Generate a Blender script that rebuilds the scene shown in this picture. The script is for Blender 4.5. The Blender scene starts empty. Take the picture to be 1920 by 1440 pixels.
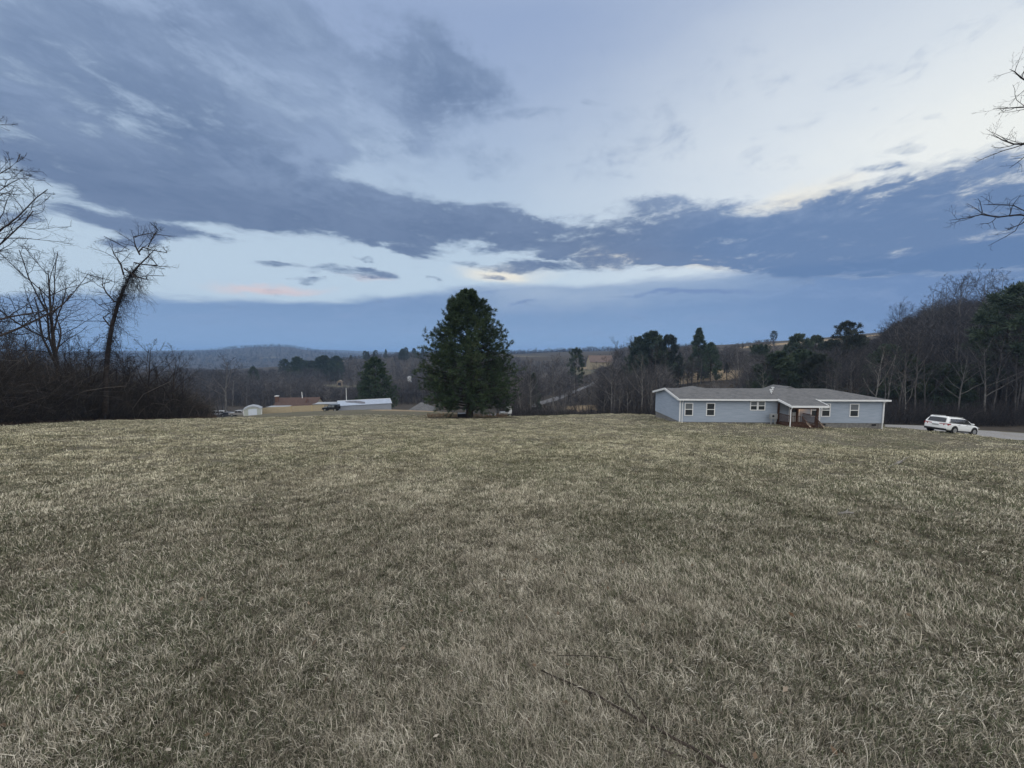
import bpy, math, random
import numpy as np
from mathutils import Vector, Matrix

# ------------------------------------------------------------------ camera
C = bpy.context.scene.collection
SC = bpy.context.scene
EYE = Vector((0.0, 0.0, 1.6))
FPX = 721.0                      # focal length, in pixels of a 1920 wide frame
PITCH = math.atan(56.0 / FPX)    # looking slightly down
cam = bpy.data.cameras.new('camera')
cam.sensor_width = 36.0
cam.lens = FPX / 1920.0 * 36.0
cam.clip_start = 0.05
cam.clip_end = 30000.0
camo = bpy.data.objects.new('camera', cam)
C.objects.link(camo)
camo.location = EYE
camo.rotation_euler = (math.pi / 2 - PITCH, 0, 0)
SC.camera = camo

def P(px, py, D):
    """World point at depth D (metres along +Y) seen at photo position px, py."""
    u = (px - 960.0) / FPX
    v = (720.0 - py) / FPX
    cp, sp = math.cos(PITCH), math.sin(PITCH)
    d = Vector((u, cp + sp * v, -sp + cp * v))
    return EYE + d * (D / d.y)

# ------------------------------------------------------------------ render, exposure
vs = SC.view_settings
SC.display_settings.display_device = 'sRGB'
vs.view_transform = 'Standard'
vs.look = 'None'
vs.exposure = 0.0
vs.gamma = 1.0
vs.use_curve_mapping = False
cy = SC.cycles
cy.use_adaptive_sampling = True
cy.adaptive_threshold = 0.012
cy.max_bounces = 6
cy.diffuse_bounces = 2
cy.glossy_bounces = 2
cy.transmission_bounces = 4
cy.volume_bounces = 0
cy.transparent_max_bounces = 8
cy.use_denoising = True
try:
    cy.denoiser = 'OPENIMAGEDENOISE'
    cy.denoising_input_passes = 'RGB_ALBEDO_NORMAL'
    cy.denoising_prefilter = 'ACCURATE'
    cy.denoising_quality = 'HIGH'
except Exception:
    pass

# ------------------------------------------------------------------ node helper
class NT:
    def __init__(self, tree):
        self.t = tree
    def n(self, typ, **kw):
        nd = self.t.nodes.new(typ)
        for k, v in kw.items():
            setattr(nd, k, v)
        return nd
    def link(self, a, b):
        self.t.links.new(a, b)
    def setin(self, sock, v):
        if isinstance(v, bpy.types.NodeSocket):
            self.t.links.new(v, sock)
        else:
            sock.default_value = v
    def math(self, op, a, b=None, c=None, clamp=False):
        nd = self.n('ShaderNodeMath', operation=op, use_clamp=clamp)
        self.setin(nd.inputs[0], a)
        if b is not None: self.setin(nd.inputs[1], b)
        if c is not None: self.setin(nd.inputs[2], c)
        return nd.outputs[0]
    def ss(self, x, a, b, lo=0.0, hi=1.0, interp='SMOOTHSTEP'):
        nd = self.n('ShaderNodeMapRange', interpolation_type=interp)
        self.setin(nd.inputs[0], x)
        nd.inputs[1].default_value = a; nd.inputs[2].default_value = b
        nd.inputs[3].default_value = lo; nd.inputs[4].default_value = hi
        return nd.outputs[0]
    def mix(self, f, a, b, blend='MIX'):
        nd = self.n('ShaderNodeMix', data_type='RGBA', blend_type=blend)
        self.setin(nd.inputs[0], f)
        for s, v in ((nd.inputs[6], a), (nd.inputs[7], b)):
            if isinstance(v, tuple) and len(v) == 3: v = v + (1.0,)
            self.setin(s, v)
        return nd.outputs[2]
    def noise(self, vec, scale, detail=4.0, rough=0.55, dist=0.0, lac=2.0, dim='3D', w=None):
        nd = self.n('ShaderNodeTexNoise', noise_dimensions=dim)
        if vec is not None: self.link(vec, nd.inputs['Vector'])
        if w is not None: nd.inputs['W'].default_value = w
        nd.inputs['Scale'].default_value = scale
        nd.inputs['Detail'].default_value = detail
        nd.inputs['Roughness'].default_value = rough
        nd.inputs['Lacunarity'].default_value = lac
        nd.inputs['Distortion'].default_value = dist
        return nd.outputs[0]
    def mapping(self, vec, loc=(0, 0, 0), rot=(0, 0, 0), scale=(1, 1, 1), typ='POINT'):
        nd = self.n('ShaderNodeMapping', vector_type=typ)
        self.link(vec, nd.inputs[0])
        nd.inputs[1].default_value = loc
        nd.inputs[2].default_value = rot
        nd.inputs[3].default_value = scale
        return nd.outputs[0]
    def comb(self, x, y, z=0.0):
        nd = self.n('ShaderNodeCombineXYZ')
        for s, v in zip(nd.inputs, (x, y, z)): self.setin(s, v)
        return nd.outputs[0]

def srgb(r, g, b):
    f = lambda c: (c / 255 / 12.92) if c / 255 <= 0.04045 else ((c / 255 + 0.055) / 1.055) ** 2.4
    return (f(r), f(g), f(b))

# ------------------------------------------------------------------ world: dusk sky with cloud banks
SUN_AZ, SUN_EL = 47.0, 9.0       # degrees right of +Y, and up (sun behind the cloud bank)
W = bpy.data.worlds.new('World')
SC.world = W
W.use_nodes = True
W.node_tree.nodes.clear()
w = NT(W.node_tree)
tc = w.n('ShaderNodeTexCoord')
dirv = tc.outputs['Generated']
sep = w.n('ShaderNodeSeparateXYZ'); w.link(dirv, sep.inputs[0])
X, Y, Z = sep.outputs
DEG = 180 / math.pi
az = w.math('MULTIPLY', w.math('ARCTAN2', X, Y), DEG)
el = w.math('MULTIPLY', w.math('ARCSINE', Z), DEG)
ae = w.comb(az, el, 0.0)
# position on the cloud layer: streets of cloud converge towards the horizon
zz = w.math('ADD', w.math('MAXIMUM', Z, 0.0), 0.09)
pl = w.comb(w.math('DIVIDE', X, zz), w.math('DIVIDE', Y, zz), 0.0)
plr = w.mapping(w.mapping(pl, rot=(0, 0, math.radians(-72))), scale=(0.80, 1.15, 1.0))   # streets run towards azimuth 18
n1 = w.noise(plr, 1.25, 9.0, 0.62, 0.35)
n2 = w.noise(w.mapping(plr, loc=(7.3, 2.1, 0.4)), 3.4, 8.0, 0.66, 0.6)
n4 = w.noise(w.mapping(pl, loc=(4.7, 0.2, 5.0)), 7.5, 7.0, 0.68, 0.5)
n3 = w.noise(w.mapping(pl, loc=(1.7, 9.2, 2.0)), 1.6, 6.0, 0.6, 0.8)
aen = w.noise(w.mapping(ae, scale=(0.045, 0.2, 1)), 1.0, 7.0, 0.58, 0.3)
aeb = w.noise(w.mapping(ae, scale=(0.15, 0.55, 1), loc=(3, 4, 0)), 1.0, 8.0, 0.68, 0.5)

_wn = w.n('ShaderNodeTexNoise'); w.link(w.mapping(ae, scale=(0.055, 0.13, 1)), _wn.inputs['Vector'])
_wn.inputs['Scale'].default_value = 1.0; _wn.inputs['Detail'].default_value = 5.0; _wn.inputs['Roughness'].default_value = 0.6
_wm = w.n('ShaderNodeVectorMath', operation='MULTIPLY_ADD')
w.link(_wn.outputs['Color'], _wm.inputs[0]); _wm.inputs[1].default_value = (16.0, 6.0, 0.0); _wm.inputs[2].default_value = (-8.0, -3.0, 0.0)
_wa = w.n('ShaderNodeVectorMath', operation='ADD'); w.link(ae, _wa.inputs[0]); w.link(_wm.outputs[0], _wa.inputs[1])
aew = _wa.outputs[0]          # sky angles, stirred a little so that no cloud keeps a clean outline

def blob(ca, ce, ra, re, rot=0.0, inner=0.35, amp=1.0):
    """Soft ellipse of cloud cover at azimuth ca, elevation ce (degrees)."""
    m = w.mapping(aew, loc=(ca, ce, 0), rot=(0, 0, math.radians(rot)), scale=(ra, re, 1), typ='TEXTURE')
    ln = w.n('ShaderNodeVectorMath', operation='LENGTH'); w.link(m, ln.inputs[0])
    return w.ss(ln.outputs['Value'], inner, 1.0, amp, 0.0)
def total(bl):
    acc = bl[0]
    for b in bl[1:]: acc = w.math('ADD', acc, b)
    return acc
dark = total([
    blob(-40.3, 22.8, 21.5, 10.17, 0.1, 0.5, 1.3),
    blob(-21.7, 30.6, 26.2, 9.76, 2.0, 0.3, 1.0),
    blob(-32.6, 18.2, 22.0, 4.58, 3.3, 0.3, 1.1),
    blob(-13.9, 18.3, 24.2, 4.61, -2.2, 0.3, 1.3),
    blob(12.6, 15.5, 28.3, 4.42, -6.5, 0.3, 1.3),
    blob(39.5, 12.0, 27.3, 4.50, -9.7, 0.5, 1.3),
    blob(45.7, 14.2, 18.9, 4.56, -6.0, 0.5, 1.1),
    blob(22.5, 19.0, 12.2, 2.69, -5.8, 0.3, 1.1),
    blob(-41.4, 12.8, 11.2, 1.80, -1.1, 0.3, 1.1),
    blob(-15.0, 14.8, 6.3, 1.78, -7.8, 0.3, 0.9),
    blob(-22.6, 10.4, 7.4, 1.23, -3.0, 0.3, 1.0),
    blob(0.0, 12.7, 13.5, 1.16, -1.9, 0.3, 0.95),
    blob(-9.7, 33.5, 17.0, 7.10, -20.8, 0.3, 0.4),
    blob(-9.9, 37.1, 4.1, 1.31, -2.9, 0.3, 0.3),
    blob(2.6, 29.9, 6.1, 1.19, 5.2, 0.3, 0.42),
    blob(1.9, 34.6, 2.4, 0.96, -8.1, 0.3, 0.3),
    blob(-2.3, 25.6, 7.6, 2.37, -4.7, 0.3, 0.55),
    blob(10.8, 31.0, 2.3, 0.62, -8.8, 0.3, 0.4),
    blob(18.9, 12.1, 4.2, 0.69, -8.1, 0.3, 0.9),
    blob(-50.4, 11.6, 3.1, 1.02, 4.7, 0.3, 0.9),
    blob(-42.4, 10.9, 4.8, 0.76, 10.4, 0.3, 0.95),
    blob(-37.3, 33.6, 24.4, 4.32, 16.0, 0.3, 0.6),
    blob(-31.1, 10.8, 3.2, 0.57, 0.7, 0.3, 0.8),
    blob(-21.5, 12.5, 2.6, 0.61, 8.5, 0.3, 0.75),
    blob(-3.1, 11.3, 3.9, 0.66, -4.8, 0.3, 0.8),
    blob(7.3, 14.0, 5.2, 0.71, -0.8, 0.3, 0.8),
    blob(20.7, 12.0, 5.1, 0.61, -0.6, 0.3, 0.7),
    blob(-28.0, 9.2, 2.3, 0.40, 1.7, 0.3, 0.8),
    blob(-11.9, 10.7, 2.3, 0.43, -2.2, 0.3, 0.75),
    blob(-15.9, 15.6, 9.4, 1.21, 8.0, 0.3, 0.7),
    blob(44.9, 21.5, 1.8, 0.41, -21.3, 0.3, 0.5),
    blob(43.3, 19.8, 2.5, 0.57, -5.0, 0.3, 0.6),
    blob(41.3, 18.7, 3.2, 0.80, -4.2, 0.3, 0.7),
    blob(0.8, 20.9, 6.7, 0.91, 4.9, 0.3, 0.5),
])
streak = total([
    blob(23.6, 7.8, 16.0, 0.62, -0.1, 0.1, 0.9),
    blob(2.3, 7.2, 4.9, 0.53, 3.6, 0.1, 0.6),
    blob(-4.3, 8.2, 5.4, 0.75, 3.1, 0.1, 0.5),
])
peach = total([
    blob(-31.6, 7.9, 8.4, 0.83, 2.9, 0.1, 0.8),
    blob(-21.5, 9.7, 4.2, 0.69, -3.9, 0.1, 0.4),
])
cream = total([
    blob(19.9, 12.8, 17.3, 1.89, -7.5, 0.1, 1.25),
    blob(-1.5, 11.6, 9.7, 1.91, -1.6, 0.1, 1.1),
    blob(35.3, 17.9, 6.6, 1.65, -0.1, 0.1, 0.9),
])
lilac = total([
    blob(12.0, 9.4, 30.4, 4.31, 1.0, 0.3, 1.0),
])
glow = blob(SUN_AZ + 3, SUN_EL + 11, 62, 34, 0.0, 0.0)
glow2 = blob(SUN_AZ + 8, SUN_EL + 9, 30, 15, 10.0, 0.0)
# clear air: a Nishita sky for the low sun, under the paler wash of thin high cloud
nis = w.n('ShaderNodeTexSky', sky_type='NISHITA')
nis.sun_disc = False
nis.sun_elevation = math.radians(SUN_EL)
nis.sun_rotation = math.radians(SUN_AZ)
nis.air_density = 1.0; nis.dust_density = 0.6; nis.ozone_density = 2.0
nsky = w.n('ShaderNodeVectorMath', operation='SCALE'); w.link(nis.outputs[0], nsky.inputs[0]); nsky.inputs['Scale'].default_value = 0.075
wash = w.mix(w.ss(el, 9.0, 40.0), srgb(196, 216, 234), srgb(156, 176, 211))
wash = w.mix(glow, wash, srgb(233, 240, 245))
wash = w.mix(w.math('MULTIPLY', glow2, 0.95), wash, srgb(247, 250, 246))
sky = w.mix(0.9, nsky.outputs[0], wash)
sky = w.mix(w.math('MULTIPLY', peach, 0.8), sky, srgb(232, 203, 200))
sky = w.mix(w.math('MINIMUM', w.math('MULTIPLY', cream, 0.85), 0.95), sky, srgb(243, 238, 224))
# low bank along the horizon
edge = w.math('ADD', w.ss(az, -50.0, 8.0, 5.9, 10.4), w.math('MULTIPLY', w.math('SUBTRACT', aen, 0.5), 5.0))
bank = w.ss(w.math('SUBTRACT', edge, el), -0.35, 0.9)
bcol = w.mix(w.ss(el, 1.0, 8.0), srgb(134, 164, 202), srgb(123, 151, 190))
bcol = w.mix(w.ss(az, 20.0, 50.0), bcol, srgb(112, 140, 182))
bcol = w.mix(w.math('MULTIPLY', lilac, w.ss(aen, 0.25, 0.65, 0.35, 0.95)), bcol, srgb(166, 185, 209))
bcol = w.mix(w.math('MULTIPLY', w.ss(aeb, 0.45, 0.75), 0.35), bcol, srgb(150, 172, 208))
sky = w.mix(bank, sky, bcol)
sky = w.mix(w.math('MULTIPLY', w.ss(w.math('ADD', streak, w.math('MULTIPLY', w.math('SUBTRACT', aeb, 0.5), 1.2)), 0.3, 0.9), 0.7), sky, srgb(112, 138, 184))
# the dark mass, torn at its edges by the cloud-layer noise
back = w.ss(w.math('ABSOLUTE', az), 62.0, 80.0, 0.0, 0.45)
high = w.ss(el, 40.0, 55.0, 0.0, 0.42)
cover = w.math('ADD', w.math('ADD', w.math('MINIMUM', dark, 1.2), w.math('MAXIMUM', back, high)), w.math('MULTIPLY', w.math('SUBTRACT', n1, 0.5), w.ss(el, 8.0, 25.0, 1.2, 2.6)))
cover = w.math('ADD', cover, w.math('MULTIPLY', w.math('SUBTRACT', n2, 0.5), w.ss(el, 8.0, 25.0, 0.8, 1.7)))
cover = w.math('ADD', cover, w.math('MULTIPLY', w.math('SUBTRACT', n3, 0.5), 1.0))
cover = w.math('ADD', cover, w.math('MULTIPLY', w.math('SUBTRACT', aeb, 0.5), w.ss(el, 10.0, 24.0, 2.3, 0.5)))
cover = w.math('ADD', cover, w.math('MULTIPLY', w.math('SUBTRACT', n4, 0.5), w.ss(el, 8.0, 20.0, 0.6, 1.35)))
dens = w.math('MULTIPLY', w.ss(cover, 0.16, 1.02), 0.97)
tex = w.math('ADD', w.math('ADD', w.math('MULTIPLY', n2, 0.40), w.math('MULTIPLY', n3, 0.35)), w.math('MULTIPLY', n4, 0.25))
dcol = w.mix(w.ss(tex, 0.38, 0.62), srgb(104, 126, 160), srgb(144, 164, 195))
dcol = w.mix(w.ss(el, 16.0, 25.0, 0.75, 0.0), dcol, srgb(96, 117, 151))
dcol = w.mix(w.ss(az, 10.0, 34.0, 0.0, 0.92), dcol, w.mix(w.ss(w.math('ADD', tex, w.math('MULTIPLY', w.math('SUBTRACT', el, 14.0), 0.03)), 0.50, 0.80), srgb(99, 128, 170), srgb(142, 163, 195)))
core = w.mix(w.ss(cover, 0.5, 1.2), w.mix(0.4, dcol, sky), dcol)
# bright torn fringes where the bank meets the lit sky
fr = w.math('MULTIPLY', w.math('MULTIPLY', w.ss(cover, 0.35, 0.62), w.ss(cover, 1.0, 0.68)), w.math('MULTIPLY', glow2, w.ss(aeb, 0.42, 0.6)))
core = w.mix(w.math('MULTIPLY', fr, 0.9), core, srgb(236, 240, 236))
sky = w.mix(dens, sky, core)
# bright fill added to the unseen sky overhead and behind, to light the ground
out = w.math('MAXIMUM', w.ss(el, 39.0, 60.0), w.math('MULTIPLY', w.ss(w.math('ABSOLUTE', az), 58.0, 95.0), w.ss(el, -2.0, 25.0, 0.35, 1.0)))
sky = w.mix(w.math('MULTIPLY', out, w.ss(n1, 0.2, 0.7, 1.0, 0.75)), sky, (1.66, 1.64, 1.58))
lower = w.ss(Z, -0.06, -0.005)
sky = w.mix(lower, srgb(92, 96, 100), sky)
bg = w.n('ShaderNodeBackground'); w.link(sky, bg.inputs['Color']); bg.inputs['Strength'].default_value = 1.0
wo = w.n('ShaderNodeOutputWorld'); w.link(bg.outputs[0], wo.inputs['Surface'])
W.cycles.sampling_method = 'MANUAL'
W.cycles.sample_map_resolution = 512

# the sun, behind the cloud bank: wide and weak
sd = bpy.data.lights.new('sun', 'SUN')
sd.energy = 0.5; sd.angle = math.radians(25); sd.color = (1.0, 0.95, 0.88)
so = bpy.data.objects.new('sun', sd); C.objects.link(so)
_a, _e = math.radians(SUN_AZ), math.radians(SUN_EL)
sun_dir = Vector((math.sin(_a) * math.cos(_e), math.cos(_a) * math.cos(_e), math.sin(_e)))
so.rotation_euler = sun_dir.to_track_quat('Z', 'Y').to_euler()

# ------------------------------------------------------------------ tagging and mesh helpers
def tag(o, label=None, cat=None, group=None, kind=None):
    if label: o['label'] = label
    if cat: o['category'] = cat
    if group: o['group'] = group
    if kind: o['kind'] = kind
    return o

def empty(name, loc, label, cat, rz=0.0, group=None):
    o = bpy.data.objects.new(name, None)
    C.objects.link(o)
    o.location = loc
    o.rotation_euler = (0, 0, rz)
    o.empty_display_size = 0.2
    return tag(o, label, cat, group)

def np_mesh(name, V, F, mats=(), smooth=False, tint=None, fmat=None):
    """Mesh from numpy arrays; F is (n,3) or (n,4), or a list of such arrays."""
    me = bpy.data.meshes.new(name)
    V = np.asarray(V, np.float32)
    Fs = F if isinstance(F, (list, tuple)) else [F]
    Fs = [np.asarray(f, np.int32) for f in Fs if len(f)]
    loops = np.concatenate([f.ravel() for f in Fs])
    tot = np.concatenate([np.full(len(f), f.shape[1], np.int32) for f in Fs])
    start = np.concatenate([[0], np.cumsum(tot)[:-1]]).astype(np.int32)
    me.vertices.add(len(V)); me.vertices.foreach_set('co', V.ravel())
    me.loops.add(len(loops)); me.loops.foreach_set('vertex_index', loops)
    me.polygons.add(len(tot)); me.polygons.foreach_set('loop_start', start)
    try: me.polygons.foreach_set('loop_total', tot)
    except Exception: pass
    if smooth: me.polygons.foreach_set('use_smooth', np.ones(len(tot), bool))
    for m in mats: me.materials.append(m)
    if fmat is not None: me.polygons.foreach_set('material_index', np.asarray(fmat, np.int32))
    me.update(calc_edges=True)
    if tint is not None:
        a = me.attributes.new('tint', 'FLOAT', 'POINT')
        a.data.foreach_set('value', np.asarray(tint, np.float32))
    return me

def obj(name, me, parent=None, loc=None, rz=None):
    o = bpy.data.objects.new(name, me)
    C.objects.link(o)
    if parent is not None: o.parent = parent
    if loc is not None: o.location = loc
    if rz is not None: o.rotation_euler = (0, 0, rz)
    return o

class MB:
    """Collects simple solids; build() links them as one mesh object."""
    def __init__(self): self.v = []; self.f = []
    def add(self, vs, fs):
        b = len(self.v)
        self.v += [tuple(x) for x in vs]
        self.f += [tuple(i + b for i in q) for q in fs]
        return self
    def box(self, a, b):
        x0, y0, z0 = a; x1, y1, z1 = b
        vs = [(x0,y0,z0),(x1,y0,z0),(x1,y1,z0),(x0,y1,z0),(x0,y0,z1),(x1,y0,z1),(x1,y1,z1),(x0,y1,z1)]
        return self.add(vs, [(0,3,2,1),(4,5,6,7),(0,1,5,4),(1,2,6,5),(2,3,7,6),(3,0,4,7)])
    def prism(self, poly, d):
        """Flat polygon pushed along vector d."""
        n = len(poly); d = Vector(d)
        vs = [Vector(p) for p in poly] + [Vector(p) + d for p in poly]
        fs = [tuple(range(n))[::-1], tuple(range(n, 2 * n))] + [(i, (i + 1) % n, (i + 1) % n + n, i + n) for i in range(n)]
        return self.add(vs, fs)
    def bar(self, a, b, wdt, hgt=None, up=(0, 0, 1)):
        a = Vector(a); b = Vector(b); d = (b - a).normalized(); up = Vector(up)
        if abs(d.dot(up)) > 0.98: up = Vector((0, 1, 0))
        s = d.cross(up).normalized(); u = s.cross(d)
        hgt = hgt or wdt
        s = s * (wdt / 2); u = u * (hgt / 2)
        return self.prism([a - s - u, a + s - u, a + s + u, a - s + u], b - a)
    def tube(self, pts, r, n=8, r1=None, cap=True):
        pts = [Vector(p) for p in pts]; k = len(pts)
        vs = []; fs = []
        for i, p in enumerate(pts):
            d = (pts[min(i + 1, k - 1)] - pts[max(i - 1, 0)]).normalized()
            ref = Vector((0, 0, 1)) if abs(d.z) < 0.9 else Vector((1, 0, 0))
            s = d.cross(ref).normalized(); u = s.cross(d)
            rr = r if r1 is None else r + (r1 - r) * i / (k - 1)
            for j in range(n):
                t = 2 * math.pi * j / n
                vs.append(p + s * (rr * math.cos(t)) + u * (rr * math.sin(t)))
        for i in range(k - 1):
            for j in range(n):
                fs.append((i*n + j, i*n + (j+1) % n, (i+1)*n + (j+1) % n, (i+1)*n + j))
        if cap:
            fs.append(tuple(range(n))[::-1]); fs.append(tuple(range((k-1)*n, k*n)))
        return self.add(vs, fs)
    def build(self, name, mat, parent=None, bevel=0.0, smooth=False):
        me = bpy.data.meshes.new(name)
        me.from_pydata(self.v, [], self.f)
        me.materials.append(mat)
        import bmesh
        bm = bmesh.new(); bm.from_mesh(me)
        bmesh.ops.recalc_face_normals(bm, faces=bm.faces)
        bm.to_mesh(me); bm.free()
        if smooth:
            for p in me.polygons: p.use_smooth = True
        o = obj(name, me, parent)
        if bevel:
            md = o.modifiers.new('bevel', 'BEVEL'); md.width = bevel; md.segments = 2; md.limit_method = 'ANGLE'
        return o

# ------------------------------------------------------------------ materials
def material(name, col, rough=0.85, spec=0.3, metal=0.0, var=0.0, vscale=3.0, bump=0.0, bscale=40.0, emit=None, estr=0.0):
    m = bpy.data.materials.new(name); m.use_nodes = True
    t = NT(m.node_tree); b = m.node_tree.nodes['Principled BSDF']
    b.inputs['Roughness'].default_value = rough
    b.inputs['Metallic'].default_value = metal
    b.inputs['Specular IOR Level'].default_value = spec
    b.inputs['Base Color'].default_value = (*col, 1)
    co = None
    if var or bump: co = t.n('ShaderNodeTexCoord').outputs['Object']
    if var:
        nz = t.noise(co, vscale, 5, 0.6)
        lo = tuple(c * (1 - var) for c in col); hi = tuple(min(1, c * (1 + var)) for c in col)
        t.link(t.mix(t.ss(nz, 0.3, 0.7), lo, hi), b.inputs['Base Color'])
    if bump:
        bn = t.n('ShaderNodeBump'); bn.inputs['Strength'].default_value = bump; bn.inputs['Distance'].default_value = 0.02
        t.link(t.noise(co, bscale, 4, 0.6), bn.inputs['Height']); t.link(bn.outputs[0], b.inputs['Normal'])
    if emit:
        b.inputs['Emission Color'].default_value = (*emit, 1); b.inputs['Emission Strength'].default_value = estr
    return m

def tint_material(name, stops, rough=0.9, spec=0.15, trans=0.0, rnd=0.0):
    """Colour from the 'tint' attribute through a ramp; optional per-object variation."""
    m = bpy.data.materials.new(name); m.use_nodes = True
    t = NT(m.node_tree); b = m.node_tree.nodes['Principled BSDF']
    b.inputs['Roughness'].default_value = rough
    b.inputs['Specular IOR Level'].default_value = spec
    at = t.n('ShaderNodeAttribute', attribute_name='tint')
    rp = t.n('ShaderNodeValToRGB')
    el_ = rp.color_ramp.elements
    while len(el_) < len(stops): el_.new(0.5)
    for e, (p_, c_) in zip(el_, stops):
        e.position = p_; e.color = (*c_, 1)
    t.link(at.outputs['Fac'], rp.inputs[0])
    col = rp.outputs[0]
    if rnd:
        oi = t.n('ShaderNodeObjectInfo')
        hs = t.n('ShaderNodeHueSaturation')
        t.link(col, hs.inputs['Color'])
        t.link(t.ss(oi.outputs['Random'], 0, 1, 1 - rnd, 1 + rnd, 'LINEAR'), hs.inputs['Value'])
        t.link(t.ss(t.math('FRACT', t.math('MULTIPLY', oi.outputs['Random'], 7.31)), 0, 1, 0.7, 1.25, 'LINEAR'), hs.inputs['Saturation'])
        col = hs.outputs[0]
    t.link(col, b.inputs['Base Color'])
    return m

# ------------------------------------------------------------------ terrain
def _anch():
    A = []
    for x in (-24, -10, 0, 10, 24):
        for y in (-8, 0, 6, 14):
            A.append((x, y, -(0.137 + 0.0004 * x) * y))
    pix = [(0,797,36),(150,790,44),(390,784,56),(880,783.5,52),(1000,781,56),(1100,778.5,62),(1200,778.5,62),(1275,791.5,43),(1450,796,41),
        (600,773,90),(500,775.5,117),(604,770.5,117),(470,779,110),(400,781,120),(634,769.5,105),(735,769.5,105),(800,771,95),(860,775,80),
        (1655,803.5,42),(1768,811.5,36),(1835,816.5,37.5),(1920,829,32),(1750,850,27),(1700,797.5,50),(1900,806,50),
        (950,775.5,120),(1010,757,150),(1110,719,260),(1060,760,140),(1180,752,150),
        (1100,695,330),(1000,668,520),(1100,664,600),(1050,661,900),
        (1300,720,150),(1300,702,180),(1400,690,175),(1400,652,250),(1550,643,240),(1450,642,320),(1250,682,230),(1220,660,400),(1500,640,500),
        (560,766,170),(700,757,180),(650,722,310),(740,676,450),(740,668,600),(540,705,350),(470,700,420),(400,762,160),(420,695,600),
        (500,690,1200),(500,650.5,2000),(440,653.5,2050),(380,663,2000),(555,652.5,2000),(590,661,2000),(620,665,2050),(330,670,1500),(100,668,1500),(100,705,300),(-200,690,300),
        (650,662,3000),(760,662,3500),(900,663,2500),(620,656,4500),(700,659,4500),(500,660,5500),(1100,661,3000),(1400,662,2000),(1900,660,1500),
        (960,662,8000),(300,660,8000),(1700,660,8000)]
    for px, py, D in pix:
        q = P(px, py, D); A.append((q.x, q.y, q.z))
    for px, D, z in [(795,112,-16.5),(795,125,-18),(1060,80,-13),(1060,95,-15.5),(950,90,-13.5),(1180,85,-14),(1280,80,-14),(1300,110,-14.5),(1420,60,-9.5),(1550,62,-9.8),(1480,95,-10.5),(1560,130,-5),
        (1650,62,-9.5),(1650,90,-5.5),(1650,130,3),(1800,62,-9.5),(1800,85,-4),(1800,110,4),(1800,150,11),
        (1950,62,-9),(1950,85,-2),(1950,110,6),(1950,150,13),(2250,40,-6.5),(2250,80,0),(2300,20,-3.5),(0,100,-14),(-300,30,-4.6),(-300,60,-8.5),(-500,20,-3.2)]:
        q = P(px, 700, D); A.append((q.x, D, z))
    return np.array(A, float)

def _uv(x, y):
    yy = np.maximum(y, -10.0) + 25.0
    u = np.clip(np.asarray(x, float) / yy, -2.2, 2.2)
    return u, np.log(yy / 25.0), yy

class Terrain:
    def __init__(self):
        A = _anch()
        u, wv, yy = _uv(A[:, 0], A[:, 1])
        self.c = np.stack([u, wv], 1); n = len(A)
        g = A[:, 2] / yy
        K = self._k(self.c, self.c) + np.eye(n) * 2e-4
        Pm = np.concatenate([np.ones((n, 1)), self.c], 1)
        M = np.zeros((n + 3, n + 3)); M[:n, :n] = K; M[:n, n:] = Pm; M[n:, :n] = Pm.T
        s = np.linalg.solve(M, np.concatenate([g, np.zeros(3)]))
        self.w = s[:n]; self.a = s[n:]
    @staticmethod
    def _k(a, b):
        d2 = ((a[:, None, :] - b[None, :, :]) ** 2).sum(-1)
        return 0.5 * d2 * np.log(d2 + 1e-12)
    def __call__(self, x, y):
        x = np.atleast_1d(np.asarray(x, float)); y = np.atleast_1d(np.asarray(y, float))
        out = np.empty(len(x))
        for i in range(0, len(x), 40000):
            xs, ys = x[i:i+40000], y[i:i+40000]
            u, wv, yy = _uv(xs, ys); c = np.stack([u, wv], 1)
            g = self._k(c, self.c) @ self.w + self.a[0] + c @ self.a[1:]
            out[i:i+40000] = g * yy + self.bumps(xs, ys)
        return out
    @staticmethod
    def bumps(x, y):
        d = np.hypot(x, y)
        r = np.sin(x*1.9 + np.sin(y*1.3)*1.4) * np.sin(y*2.3 + np.sin(x*1.1)*1.7) * 0.012
        r += np.sin(x*0.71 + 1.3*np.sin(y*0.43)) * np.sin(y*0.63 + 1.1*np.sin(x*0.37) + 1.0) * 0.03
        r *= np.clip(d / 4.0, 0.3, 1)
        f = np.clip((d - 130) / 300, 0, 1)
        r += f * np.sin(x*0.021 + 1.7*np.sin(y*0.013)) * np.sin(y*0.017 + 1.5*np.sin(x*0.011)) * 2.0
        return r
T = Terrain()
def gz(x, y): return float(T(x, y)[0])

# zones of the ground, in metres: 1 inside, 0 outside
def zone(x, y, cx, cy_, rx, ry, rot=0.0):
    c, s = math.cos(rot), math.sin(rot)
    dx, dy = x - cx, y - cy_
    d = np.hypot((dx * c + dy * s) / rx, (-dx * s + dy * c) / ry)
    return np.clip((1.15 - d) / 0.3, 0, 1)

def at_zone(x, y, px, D, rx, ry, rot=0.0):
    return zone(x, y, (px - 960) / FPX * D, D, rx, ry, rot)

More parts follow.
